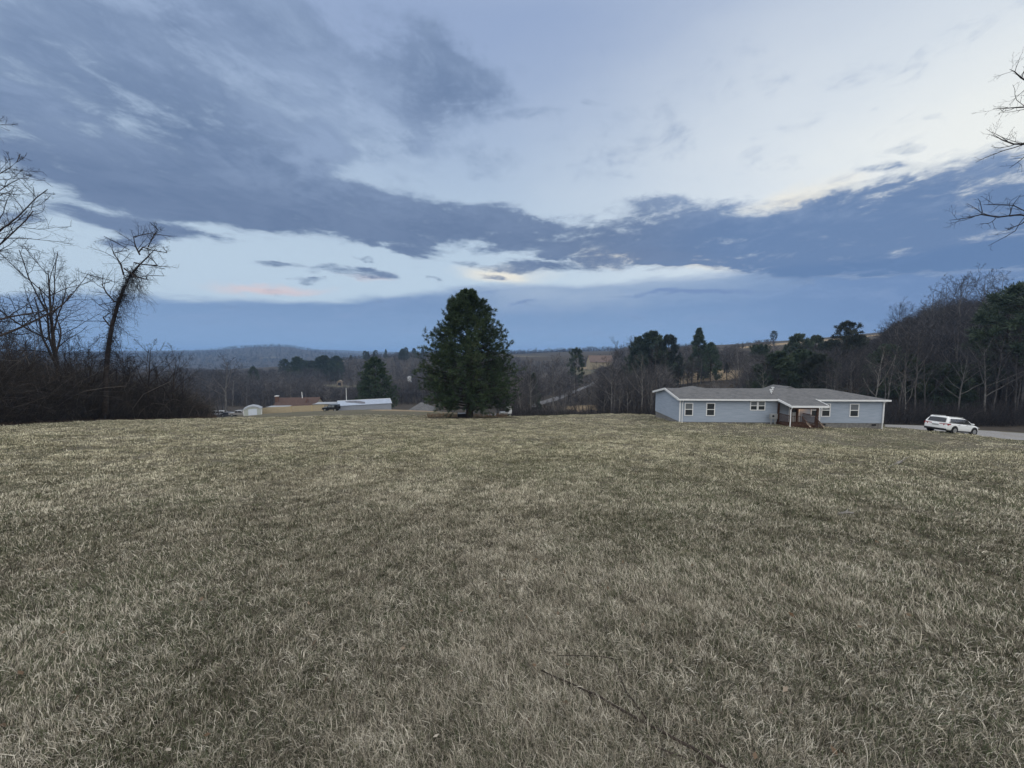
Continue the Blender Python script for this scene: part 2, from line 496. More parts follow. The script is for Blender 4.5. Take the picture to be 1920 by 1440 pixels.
def build_ground():
    r = np.exp(np.linspace(math.log(0.35), math.log(9500), 330))
    th = np.radians(np.concatenate([np.arange(-180, -75, 5.0), np.arange(-75, 75.01, 0.45), np.arange(80, 180, 5.0)]))
    R, TH = np.meshgrid(r, th, indexing='ij')
    x = (R * np.sin(TH)).ravel(); y = (R * np.cos(TH)).ravel()
    z = T(x, y)
    nr, nt = R.shape
    V = np.concatenate([np.stack([x, y, z], 1), [[0, 0, gz(0, 0)]]])
    i = np.arange(nr - 1)[:, None] * nt; j = np.arange(nt)[None, :]; j1 = (j + 1) % nt
    q = np.stack([i + j, i + nt + j, i + nt + j1, i + j1], -1).reshape(-1, 4)[:, ::-1]
    c = len(V) - 1
    tri = np.stack([np.full(nt, c), np.arange(nt), (np.arange(nt) + 1) % nt], 1)[:, ::-1]
    # lawn: the open field and the clearings; the rest is leaf litter under trees
    x1 = V[:, 0]; y1 = V[:, 1]
    u = x1 / np.maximum(y1, 1.0)
    far_edge = np.interp(u, [-1.6, -1.3, -0.80, -0.74, -0.62, -0.2, -0.1, 0.03, 0.1, 0.2, 0.38, 0.45, 0.92, 1.0, 1.5],
                            [30, 34, 56, 126, 132, 124, 112, 80, 68, 65, 64, 56, 57, 55, 40])
    lawn = np.clip((far_edge - y1) / 3.0 + 0.5, 0, 1)
    for (px, D, rx, ry) in [(1090,330,11,22),(1000,520,30,30),(650,308,20,7),(1062,112,6,9),(640,2700,200,90),(505,1560,40,30)]:
        lawn = np.maximum(lawn, at_zone(x1, y1, px, D, rx, ry))
    tan = np.zeros(len(V))
    for (px, D, rx, ry) in [(1318,168,17,18),(1440,264,44,16),(1600,248,18,10),(800,88,13,9),(735,99,9,4),(1130,130,12,12),(1090,348,10,5)]:
        tan = np.maximum(tan, at_zone(x1, y1, px, D, rx, ry))
    # dead needles under the big pine
    pp = P(880, 783, 52)
    duff = zone(x1, y1, pp.x, pp.y, 7.0, 4.2)
    me = np_mesh('ground', V, [q, tri], smooth=True)
    for nm, a in (('lawn', lawn), ('tan', tan), ('duff', duff)):
        at_ = me.attributes.new(nm, 'FLOAT', 'POINT'); at_.data.foreach_set('value', a.astype(np.float32))
    m = bpy.data.materials.new('ground'); m.use_nodes = True
    t = NT(m.node_tree); b = m.node_tree.nodes['Principled BSDF']
    b.inputs['Roughness'].default_value = 0.95; b.inputs['Specular IOR Level'].default_value = 0.1
    co = t.n('ShaderNodeNewGeometry').outputs['Position']
    flat = t.mapping(co, scale=(1, 1, 0))
    big = t.noise(flat, 0.11, 4, 0.6, 0.5)
    mid = t.noise(flat, 0.8, 5, 0.65, 0.4)
    fine = t.noise(flat, 5.0, 5, 0.7, 0.6)
    vfine = t.noise(flat, 34.0, 4, 0.7, 0.5)
    straw = t.mix(t.ss(fine, 0.3, 0.7), (0.060, 0.053, 0.041), (0.200, 0.180, 0.135))
    green = t.mix(t.ss(fine, 0.3, 0.7), (0.060, 0.066, 0.037), (0.122, 0.122, 0.072))
    gsel = t.math('ADD', t.math('ADD', big, t.math('MULTIPLY', t.math('SUBTRACT', mid, 0.5), 0.9)), t.math('MULTIPLY', t.math('SUBTRACT', fine, 0.5), 0.5))
    turf = t.mix(t.ss(gsel, 0.40, 0.70, 0.0, .75), straw, green)
    turf = t.mix(t.ss(vfine, 0.50, 0.72, 0.0, 0.55), turf, (0.060, 0.052, 0.034))
    A = lambda nme: t.n('ShaderNodeAttribute', attribute_name=nme).outputs['Fac']
    litter = t.mix(t.ss(mid, 0.35, 0.65), (0.040, 0.035, 0.031), (0.072, 0.062, 0.052))
    tanc = t.mix(t.ss(mid, 0.3, 0.7), (0.205, 0.155, 0.100), (0.300, 0.235, 0.155))
    nz = t.math('MULTIPLY', t.math('SUBTRACT', mid, 0.5), 0.9)
    col = t.mix(t.ss(t.math('ADD', A('lawn'), nz), 0.35, 0.65), litter, turf)
    col = t.mix(t.ss(t.math('ADD', A('tan'), nz), 0.35, 0.65), col, tanc)
    col = t.mix(t.ss(t.math('ADD', A('duff'), nz), 0.35, 0.65), col, (0.060, 0.042, 0.026))
    t.link(col, b.inputs['Base Color'])
    bn = t.n('ShaderNodeBump'); bn.inputs['Strength'].default_value = 0.7; bn.inputs['Distance'].default_value = 0.05
    t.link(t.math('ADD', t.math('MULTIPLY', vfine, 0.6), fine), bn.inputs['Height']); t.link(bn.outputs[0], b.inputs['Normal'])
    me.materials.append(m)
    return tag(obj('ground', me), 'sloping winter field running down into the wooded valley and hills', kind='structure')
build_ground()
def build_drive():
    pxs = np.linspace(1662, 2300, 70); rows = 9
    n_, f_ = np.interp(pxs, DRV_PX, DRV_N), np.interp(pxs, DRV_PX, DRV_F)
    rg = np.random.default_rng(9)
    t = np.linspace(0, 1, rows)[:, None]
    Y = n_[None] * (1 - t) + f_[None] * t
    Y[0] += vnoise(pxs * .09, pxs * 0, 12) * .7 - .35; Y[-1] += vnoise(pxs * .07, pxs * 0 + 3, 12) * .8 - .4
    Xx = (pxs[None] - 960) / (FPX * 0.992) * Y
    Zz = T(Xx.ravel(), Y.ravel()) + .03
    V = np.stack([Xx.ravel(), Y.ravel(), Zz], 1); m_ = len(pxs)
    i = np.arange(rows - 1)[:, None] * m_; j = np.arange(m_ - 1)[None]
    q = np.stack([i + j, i + j + 1, i + m_ + j + 1, i + m_ + j], -1).reshape(-1, 4)
    m = bpy.data.materials.new('gravel'); m.use_nodes = True
    tt = NT(m.node_tree); b = m.node_tree.nodes['Principled BSDF']; b.inputs['Roughness'].default_value = .95
    co = tt.n('ShaderNodeNewGeometry').outputs['Position']
    c = tt.mix(tt.ss(tt.noise(co, 7, 6, .75), .35, .65), (.150, .148, .150), (.300, .295, .292))
    c = tt.mix(tt.ss(tt.noise(co, .5, 4, .6), .5, .7, 0, .6), c, (.190, .165, .130))
    tt.link(c, b.inputs['Base Color'])
    tag(obj('gravel_driveway', np_mesh('gravel_driveway', V, q, mats=[m], smooth=True)), 'grey gravel driveway running past the right end of the house', kind='structure')

# ------------------------------------------------------------------ grass: short dry blades, thinning with distance
# ------------------------------------------------------------------ grass: short dry blades, thinning with distance
def vnoise(x, y, seed):
    """Cheap value noise, 0..1."""
    rg = np.random.default_rng(seed); tab = rg.random((64, 64))
    xi = np.floor(x).astype(int); yi = np.floor(y).astype(int); fx = x - xi; fy = y - yi
    fx = fx * fx * (3 - 2 * fx); fy = fy * fy * (3 - 2 * fy)
    g = lambda a, b: tab[a & 63, b & 63]
    return (g(xi, yi) * (1 - fx) + g(xi + 1, yi) * fx) * (1 - fy) + (g(xi, yi + 1) * (1 - fx) + g(xi + 1, yi + 1) * fx) * fy

DRV_PX = [1655, 1700, 1745, 1835, 1920, 2060, 2300]
DRV_N = [46.0, 42.5, 39.6, 36.2, 33.3, 30.0, 26.0]
DRV_F = [53.0, 51.0, 49.0, 46.0, 43.5, 40.0, 36.0]
def in_drive(x, y, g=0.15):
    px = 960 + FPX * 0.992 * x / np.maximum(y, 1)
    return (px > 1668) & (y > np.interp(px, DRV_PX, DRV_N) + g) & (y < np.interp(px, DRV_PX, DRV_F) - g)

build_drive()
def build_grass():
    rg = np.random.default_rng(5)
    N = 2600000
    # density falls off as the square of the distance, so patches look equally thick from where one stands
    lo, hi = math.log(1.12), math.log(64.0)
    r = np.exp(lo + (hi - lo) * rg.random(N) ** 1.05)
    th = np.radians(rg.uniform(-60, 60, N))
    x = r * np.sin(th); y = r * np.cos(th)
    # tufts: most blades spring outward from a clump centre
    M = N // 60
    tr_ = np.exp(lo + (hi - lo) * rg.random(M) ** 1.05); tth = np.radians(rg.uniform(-60, 60, M))
    tlen = rg.uniform(.6, 1.35, M); tgreen = rg.normal(0, .20, M); tone = rg.normal(0, .15, M)
    own = rg.integers(0, M, N); inn = rg.random(N) < 0.88
    spread = (0.024 + 0.0050 * tr_[own]) * tlen[own]
    ox, oy = rg.normal(0, 1, N) * spread, rg.normal(0, 1, N) * spread
    x = np.where(inn, tr_[own] * np.sin(tth[own]) + ox, x)
    y = np.where(inn, tr_[own] * np.cos(tth[own]) + oy, y)
    out = np.arctan2(oy, ox); cen = np.exp(-(ox ** 2 + oy ** 2) / (2 * spread ** 2))
    r = np.hypot(x, y)
    u = x / np.maximum(y, 1)
    edge = np.interp(u, [-1.6, -1.3, -0.80, 0.9, 1.0, 1.6], [30, 34, 60, 60, 55, 40])
    pp = P(880, 783, 52)
    keep = (y < edge) & ~in_drive(x, y) & (zone(x, y, pp.x, pp.y, 6.4, 3.6) < rg.random(N))
    x, y, r, inn, out, cen, own = [a_[keep] for a_ in (x, y, r, inn, out, cen, own)]; N = len(x)
    z = T(x, y) - 0.008 + np.where(inn, cen * (.014 + .0012 * r) * tlen[own], 0)
    big = vnoise(x * 0.13 + 9, y * 0.13, 1) * 0.55 + vnoise(x * 0.45, y * 0.45 + 5, 2) * 0.45
    mid = vnoise(x * 1.7, y * 1.7, 3) * 0.6 + vnoise(x * 4.1, y * 4.1, 4) * 0.4
    fineN = vnoise(x * 8.3, y * 8.3, 8) * .6 + vnoise(x * 3.1 + 4, y * 3.1, 9) * .4
    lay = vnoise(x * 0.6, y * 0.6, 6) * 9.0                      # the way the sward has been laid
    ang = np.where(rg.random(N) < .5, np.where(inn, out, rg.uniform(0, 6.283, N)), lay) + rg.normal(0, .95, N)
    flat = np.clip(rg.normal(0.68, 0.27, N) + (mid - 0.5) * 0.4 - .25 * cen * inn, 0.05, 1.0)      # 0 upright, 1 lying
    L = (0.025 + 0.042 * rg.random(N) ** 1.6) * (0.8 + 0.45 * mid) * (1 + 0.010 * r) * np.where(inn, tlen[own], .8)
    L = np.where(rg.random(N) < 0.008, L * 1.9, L)
    wd = (0.0012 + 0.00048 * r ** 0.94) * rg.uniform(0.6, 1.3, N)
    dx, dy = np.cos(ang), np.sin(ang)
    sx, sy = -dy, dx
    lean1 = flat * 0.95; lean2 = np.clip(flat * 1.5 + 0.2, 0, 1.65)
    b0 = np.stack([x, y, z], 1)
    d1 = np.stack([dx * np.sin(lean1), dy * np.sin(lean1), np.cos(lean1)], 1) * (L * 0.5)[:, None]
    d2 = np.stack([dx * np.sin(lean2), dy * np.sin(lean2), np.cos(lean2)], 1) * (L * 0.55)[:, None]
    curl = rg.normal(0, 0.28, N)
    d2[:, 0] += sx * curl * L * 0.5; d2[:, 1] += sy * curl * L * 0.5
    S = np.stack([sx, sy, rg.normal(0, 0.5, N)], 1) * (wd / 2)[:, None]
    p1 = b0 + d1; p2 = p1 + d2
    V = np.stack([b0 - S, b0 + S, p1 - S * 0.85, p1 + S * 0.85, p2], 1).reshape(-1, 3)
    o = np.arange(N)[:, None] * 5
    q = np.concatenate([o, o + 1, o + 3, o + 2], 1); tr = np.concatenate([o + 2, o + 3, o + 4], 1)
    side = np.clip((u[keep] - .15) / .6, 0, 1) * np.clip((y - 4) / 10, 0, 1)
    gsel = big * .9 + (mid - 0.5) * 0.35 + tgreen[own] * inn + .10 * side
    for gx, gy, gr in ((-.45, 2.75, .22), (-2.3, 2.45, .30), (-3.7, 3.3, .45), (1.4, 5.2, .5), (-1.6, 1.75, .25), (3.2, 7.5, .9), (.2, 9.5, 1.1), (-5.5, 6.0, .8)):
        gsel = gsel + .8 * np.exp(-((x - gx) ** 2 + (y - gy) ** 2) / (2 * gr ** 2)) * rg.random(N)
    pg = np.clip((gsel - 0.30) / 0.42, 0.08, 0.95)
    green = rg.random(N) < pg * 0.50
    tint = np.where(green, rg.uniform(0.0, 0.30, N), np.clip(rg.normal(0.68, 0.17, N) + tone[own] * inn + (fineN - .5) * .32, 0.36, 1.0))
    tint = np.where(rg.random(N) < 0.17, rg.uniform(0.31, 0.42, N), tint)
    m = tint_material('grass', [(0.0, (0.040, 0.056, 0.026)), (0.28, (0.118, 0.132, 0.072)), (0.36, (0.045, 0.039, 0.032)), (0.48, (0.190, 0.168, 0.128)),
                                (0.72, (0.455, 0.408, 0.325)), (1.0, (0.720, 0.670, 0.570))], rough=0.75, spec=0.25)
    # the sward turns from grey thatch round the crest to yellower hay grass farther down the field
    t_ = NT(m.node_tree); bs = m.node_tree.nodes['Principled BSDF']; src = bs.inputs['Base Color'].links[0].from_socket
    po = t_.n('ShaderNodeSeparateXYZ'); t_.link(t_.n('ShaderNodeNewGeometry').outputs['Position'], po.inputs[0])
    t_.link(t_.mix(t_.ss(po.outputs[1], 1.5, 14.0), src, t_.mix(1.0, src, (1.22, 1.23, 1.08), 'MULTIPLY')), bs.inputs['Base Color'])
    me = np_mesh('grass', V, [q, tr], mats=[m], tint=np.repeat(tint, 5))
    return tag(obj('grass', me), 'short dry matted winter grass', kind='stuff')
build_grass()

# ------------------------------------------------------------------ bare trees
def _norm(a): return a / np.maximum(np.linalg.norm(a, axis=-1, keepdims=True), 1e-9)

def tubes(Pts, Rad, sides):
    """Pts (B,k,3), Rad (B,k) -> V, quads."""
    B, k, _ = Pts.shape
    tg = np.empty_like(Pts)
    tg[:, 1:-1] = Pts[:, 2:] - Pts[:, :-2]; tg[:, 0] = Pts[:, 1] - Pts[:, 0]; tg[:, -1] = Pts[:, -1] - Pts[:, -2]
    tg = _norm(tg)
    ref = np.where(np.abs(tg[..., 2:3]) < 0.9, np.array([0, 0, 1.0]), np.array([1.0, 0, 0]))
    s = _norm(np.cross(tg, ref)); u = np.cross(s, tg)
    ph = np.arange(sides) * 2 * np.pi / sides
    V = Pts[:, :, None, :] + Rad[:, :, None, None] * (s[:, :, None, :] * np.cos(ph)[None, None, :, None] + u[:, :, None, :] * np.sin(ph)[None, None, :, None])
    b = np.arange(B)[:, None, None] * (k * sides); i = np.arange(k - 1)[None, :, None] * sides; j = np.arange(sides)[None, None, :]; j1 = (j + 1) % sides
    q = np.stack([b + i + j, b + i + j1, b + i + sides + j1, b + i + sides + j], -1).reshape(-1, 4)
    return V.reshape(-1, 3), q

def grow(rg, Pts, Rad, n, ratio, ang, up, wig, t0, rr, k, rmin, taper=0.35, lenvar=0.35, tipbias=1.0):
    """Children of every branch: n each, starting between t0 and the tip."""
    B, kp, _ = Pts.shape
    L = np.linalg.norm(np.diff(Pts, axis=1), axis=2).sum(1)
    tt = t0 + (0.985 - t0) * ((np.arange(n)[None] + rg.random((B, n))) / n) ** tipbias
    f = tt * (kp - 1); i0 = np.minimum(f.astype(int), kp - 2); fr = (f - i0)[..., None]
    bi = np.arange(B)[:, None]
    p0 = Pts[bi, i0] * (1 - fr) + Pts[bi, i0 + 1] * fr
    r0 = Rad[bi, i0] * (1 - fr[..., 0]) + Rad[bi, i0 + 1] * fr[..., 0]
    tg = _norm(Pts[bi, i0 + 1] - Pts[bi, i0])
    ref = np.where(np.abs(tg[..., 2:3]) < 0.9, np.array([0, 0, 1.0]), np.array([1.0, 0, 0]))
    s = _norm(np.cross(tg, ref)); u = np.cross(s, tg)
    az = np.arange(n)[None] * 2.4 + rg.uniform(0, 6.28, (B, 1)) + rg.normal(0, 0.5, (B, n))
    a = np.radians(ang * (1 + rg.normal(0, 0.25, (B, n))))
    d = tg * np.cos(a)[..., None] + (s * np.cos(az)[..., None] + u * np.sin(az)[..., None]) * np.sin(a)[..., None]
    ln = L[:, None] * ratio * (1 - 0.62 * (tt - t0) / max(1e-3, 1 - t0)) * rg.uniform(1 - lenvar, 1 + lenvar, (B, n))
    M = B * n
    p = p0.reshape(M, 3); d = d.reshape(M, 3); ln = ln.reshape(M)
    out = np.empty((M, k, 3)); out[:, 0] = p
    for i in range(1, k):
        d = _norm(d + np.array([0, 0, up / (k - 1)]) + rg.normal(0, wig / math.sqrt(k - 1), (M, 3)))
        out[:, i] = out[:, i - 1] + d * (ln / (k - 1))[:, None]
    rb = np.minimum(r0.reshape(M) * 0.92, np.maximum(r0.reshape(M) * rr, rmin))
    rad = np.maximum(rb[:, None] * np.linspace(1, taper, k)[None], rmin * 0.6)
    return out, rad

def trunk_line(rg, h, r, lean=(0, 0), k=9, wig=0.02, tip=0.22, pts=None):
    if pts is None:
        t = np.linspace(0, 1, k)
        x = lean[0] * t ** 1.4 + np.cumsum(rg.normal(0, wig, k)) * h * 0.12
        y = lean[1] * t ** 1.4 + np.cumsum(rg.normal(0, wig, k)) * h * 0.12
        p = np.stack([x - x[0], y - y[0], t * h], 1)
    else:
        p = np.array(pts, float); k = len(p); t = np.linspace(0, 1, k)
    rad = r * (1 - (1 - tip) * t ** 0.9)
    rad[0] *= 1.35
    p = p.copy(); p[0, 2] -= 0.35
    return p[None], rad[None]

def merge(parts):
    Vs, Fs, o = [], [], 0
    for V, q in parts:
        Vs.append(V); Fs.append(q + o); o += len(V)
    return np.concatenate(Vs), np.concatenate(Fs)

def bare_meshes(name, seed, h, r, spec, mats, lean=(0, 0), pts=None, tip=0.22, wig=0.02, sides0=8):
    """spec: one dict per level of branching. The trunk and its main limbs go to the trunk mesh, the rest to the crown."""
    rg = np.random.default_rng(seed)
    lv = [trunk_line(rg, h, r, lean, wig=wig, tip=tip, pts=pts)]
    tr = [tubes(*lv[0], sides0)]; cr = []
    for i, s in enumerate(spec):
        prev = lv[-1]
        if s.get('also') and len(lv) > 1:
            k = max(lv[-1][0].shape[1], 2)
        lv.append(grow(rg, *prev, **s))
        (tr if i == 0 else cr).append(tubes(*lv[-1], 6 if i == 0 else (4 if i == 1 else 3)))
    tv, tq = merge(tr); cv, cq = merge(cr)
    return (np_mesh(name + '_trunk', tv, tq, mats=[mats[0]], smooth=True), np_mesh(name + '_crown', cv, cq, mats=[mats[1]])), lv

def G(n, ratio, ang, up, wig, t0, rr, k, rmin, **kw):
    return dict(n=n, ratio=ratio, ang=ang, up=up, wig=wig, t0=t0, rr=rr, k=k, rmin=rmin, **kw)

bark_dark = material('bark_dark', (0.042, 0.034, 0.030), 0.95, 0.1, var=0.35, vscale=2.5, bump=0.6, bscale=9)
bark_grey = material('bark_grey', (0.085, 0.080, 0.080), 0.95, 0.1, var=0.35, vscale=2.0, bump=0.5, bscale=8)
bark_pale = material('bark_pale', (0.190, 0.180, 0.170), 0.95, 0.1, var=0.3, vscale=2.0)
def twig_material(name, col, rnd):
    m = material(name, col, 0.95, 0.05)
    t = NT(m.node_tree); b = m.node_tree.nodes['Principled BSDF']
    oi = t.n('ShaderNodeObjectInfo'); hs = t.n('ShaderNodeHueSaturation'); hs.inputs['Color'].default_value = (*col, 1)
    t.link(t.ss(oi.outputs['Random'], 0, 1, 1 - rnd, 1 + rnd, 'LINEAR'), hs.inputs['Value'])
    t.link(t.ss(t.math('FRACT', t.math('MULTIPLY', oi.outputs['Random'], 5.7)), 0, 1, 0.5, 1.3, 'LINEAR'), hs.inputs['Saturation'])
    t.link(hs.outputs[0], b.inputs['Base Color'])
    return m
twig_dark = twig_material('twig_dark', (0.032, 0.029, 0.030), 0.2)
twig_grey = twig_material('twig_grey', (0.050, 0.049, 0.055), 0.50)
twig_far = twig_material('twig_far', (0.092, 0.079, 0.074), 0.35)

def place_tree(name, meshes, loc, rz, label, cat='tree', group=None, scale=1.0, parts=('trunk', 'crown'), sz=None):
    e = empty(name, loc, label, cat, rz, group)
    e.scale = (scale, scale, scale * (sz or 1.0))
    for nm, me in zip(parts, meshes): obj(nm, me, e)
    return e

# ---- trees of the hedgerow, each with a look of its own
fine = lambda n2=7, n3=6, n4=5: [G(11, .50, 48, .45, .30, .32, .50, 7, .03), G(n2, .52, 46, .25, .38, .18, .55, 6, .016), G(n3, .50, 45, .15, .40, .15, .55, 4, .010), G(n4, .48, 42, .1, .4, .2, .6, 3, .0075)]
# (a) large tree whose trunk stands beyond the edge of the picture
b0 = P(-70, 806, 27); b0.z = gz(b0.x, b0.y)
spec = [G(22, .40, 58, .5, .30, .24, .36, 9, .035), G(9, .50, 46, .2, .36, .2, .55, 7, .022), G(7, .46, 46, .1, .42, .15, .55, 5, .011), G(5, .48, 44, .05, .42, .15, .6, 3, .0075)]
ms, _ = bare_meshes('tall_bare_tree', 11, 21.0, .38, spec, (bark_dark, twig_dark), wig=.03)
place_tree('bare_tree', ms, b0, 0.6, 'tall dark bare tree reaching in from the left edge above the brush', group='hedgerow trees')
# (b) spreading tree
b1 = P(117, 790, 46); b1.z = gz(b1.x, b1.y)
spec = [G(12, .62, 44, .40, .22, .34, .58, 8, .045), G(7, .50, 44, .2, .36, .2, .55, 6, .02), G(6, .48, 44, .1, .42, .15, .55, 4, .012), G(5, .5, 42, .05, .42, .2, .6, 3, .009)]
ms, _ = bare_meshes('spreading_bare_tree', 23, 17.8, .35, spec, (bark_dark, twig_dark), lean=(-.4, 0), tip=.12, wig=.03)
place_tree('bare_tree', ms, b1, 2.2, 'dark bare tree with a wide forking crown, just left of the leaning vine-hung tree', group='hedgerow trees')
# (c) leaning tree hung with vines
b2 = P(196, 788, 46); b2.z = gz(b2.x, b2.y)
rel = lambda px, py: (np.array(P(px, py, 46)) - np.array(b2))
tp = [np.array([0, 0, 0.0])] + [rel(*p) for p in ((196, 720), (198, 660), (204, 610), (213, 570), (222, 540), (234, 513), (248, 494), (262, 478), (275, 462))]
for i, t_ in enumerate(tp): t_[1] = 0.12 * i
rg = np.random.default_rng(7)
trk = trunk_line(rg, 0, .29, pts=tp, tip=.12)
limbs = []
for pl in (((232, 516), (232, 495), (226, 478), (220, 462), (212, 448)), ((250, 492), (272, 497), (288, 496), (300, 492), (312, 489)), ((240, 505), (258, 520), (276, 524), (292, 520), (306, 517)),
           ((266, 474), (276, 466), (288, 470), (300, 470), (310, 464)), ((262, 478), (258, 462), (262, 448), (272, 436), (284, 430)), ((275, 462), (281, 448), (283, 437), (287, 428), (290, 420)),
           ((214, 566), (206, 550), (196, 534), (186, 522), (178, 516)), ((204, 612), (196, 596), (194, 584), (193, 572), (192, 560))):
    q = [rel(*p) for p in pl]
    for i, t_ in enumerate(q): t_[1] = rg.normal(0, .25) + i * rg.normal(0, .35)
    limbs.append(q)
limbs = np.array(limbs); lr = np.tile(np.linspace(.085, .03, 5), (len(limbs), 1))
tw = grow(rg, limbs, lr, 11, .38, 46, .25, .38, .12, .5, 5, .014)
tw2 = grow(rg, *tw, 6, .48, 44, .1, .42, .15, .55, 4, .010)
tw3 = grow(rg, *tw2, 4, .5, 42, .0, .42, .2, .6, 3, .008)
me_t = np_mesh('leaning_trunk', *merge([tubes(*trk, 9), tubes(limbs, lr, 6)]), mats=[bark_dark], smooth=True)
me_c = np_mesh('leaning_crown', *merge([tubes(*tw, 4), tubes(*tw2, 3), tubes(*tw3, 3)]), mats=[twig_dark])
# vines hanging from the trunk and right of it
nv = 210
f = rg.uniform(1.6, 6.6, nv); i0 = f.astype(int); fr = (f - i0)[:, None]
tpa = np.array(tp); p0 = tpa[i0] * (1 - fr) + tpa[i0 + 1] * fr
ln = rg.uniform(.8, 4.6, nv) * np.clip(p0[:, 2] / 10.0, .3, 1)
out = np.empty((nv, 7, 3)); out[:, 0] = p0 + rg.normal(0, .15, (nv, 3)); d = np.stack([rg.normal(.55, .8, nv), rg.normal(0, .6, nv), rg.normal(-.1, .4, nv)], 1)
for i in range(1, 7):
    d = _norm(_norm(d) + np.array([0, 0, -.75]) + rg.normal(0, .75, (nv, 3))); out[:, i] = out[:, i - 1] + d * (ln / 6)[:, None]
vin = (out, np.tile(np.linspace(.016, .010, 7), (nv, 1)))
vt = grow(rg, *vin, 9, .30, 65, .1, .8, .1, .7, 4, .009)
# a sleeve of tangled stems close round the trunk
ns = 400; f = rg.uniform(1.2, 6.8, ns); i0 = f.astype(int); fr = (f - i0)[:, None]; p0 = tpa[i0] * (1 - fr) + tpa[i0 + 1] * fr
sl = np.empty((ns, 4, 3)); sl[:, 0] = p0 + rg.normal(0, .15, (ns, 3)); d = rg.normal(0, 1, (ns, 3))
for i in range(1, 4):
    d = _norm(d + rg.normal(0, .5, (ns, 3))); sl[:, i] = sl[:, i - 1] + d * rg.uniform(.12, .32, ns)[:, None]
me_v = np_mesh('hanging_vines', *merge([tubes(*vin, 3), tubes(*vt, 3), tubes(sl, np.full((ns, 4), .022), 3)]), mats=[twig_dark])
place_tree('leaning_tree', (me_t, me_c, me_v), b2, 0, 'tall bare tree leaning right, its trunk hung with tangled vines', group='hedgerow trees', parts=('trunk', 'crown', 'hanging_vine'))
# (d) small trees at the end of the hedgerow, a slim stem beside (b), a forked one between
small = [
    (276, 784, 51, 9.6, .17, 31, (.9, 0), 'small bare tree with upright twigs behind the brush, right of the leaning tree'),
    (322, 783, 53, 9.0, .16, 32, (1.2, 0), 'small thin bare tree farthest right in the brush of the hedgerow'),
    (132, 789, 47, 10.0, .11, 33, (.2, 0), 'slim dark pole-like tree standing right behind the wide forking tree'),
    (160, 789, 45, 8.0, .16, 34, (1.6, 0), 'low dark tree leaning right between the forking tree and the vine-hung tree'),
    (40, 794, 41, 9.5, .20, 35, (-.8, 0), 'short bushy bare tree in the brush below the tall tree at the left edge'),
    (232, 786, 51, 8.4, .10, 36, (.6, 0), 'twiggy sapling in the brush at the foot of the leaning vine-hung tree'),
]
for i, (px, py, D, h) in enumerate(((10, 796, 41, 11.5), (62, 793, 43, 10.0), (84, 792, 47, 11.0), (146, 790, 48, 10.5), (178, 788, 49, 9.5), (218, 787, 51, 9.0), (250, 786, 52, 8.6), (300, 784, 54, 7.6), (-40, 800, 36, 11.0), (30, 795, 46, 12.5), (100, 792, 52, 9.5), (340, 783, 55, 6.8))):
    small.append((px, py, D, h, .09 + .006 * (i % 4), 60 + i, ((i % 3 - 1) * .8, 0), 'thin leafless sapling rising out of the dense brush of the hedgerow'))
for px, py, D, h, r, sd_, ln_, lab in small:
    q = P(px, py, D); q.z = gz(q.x, q.y)
    spec = [G(12, .46, 42, .5, .28, .25, .5, 6, .022), G(7, .5, 42, .3, .36, .15, .55, 5, .013), G(6, .5, 42, .15, .4, .15, .55, 4, .010), G(3, .5, 40, .1, .4, .2, .6, 3, .009)]
    ms, _ = bare_meshes('small_bare_tree', sd_, h, r, spec, (bark_dark, twig_dark), lean=ln_, tip=.10, wig=.05)
    place_tree('bare_tree', ms, q, 0.0, lab, group='saplings in the hedgerow' if 'sapling rising' in lab else 'hedgerow trees')

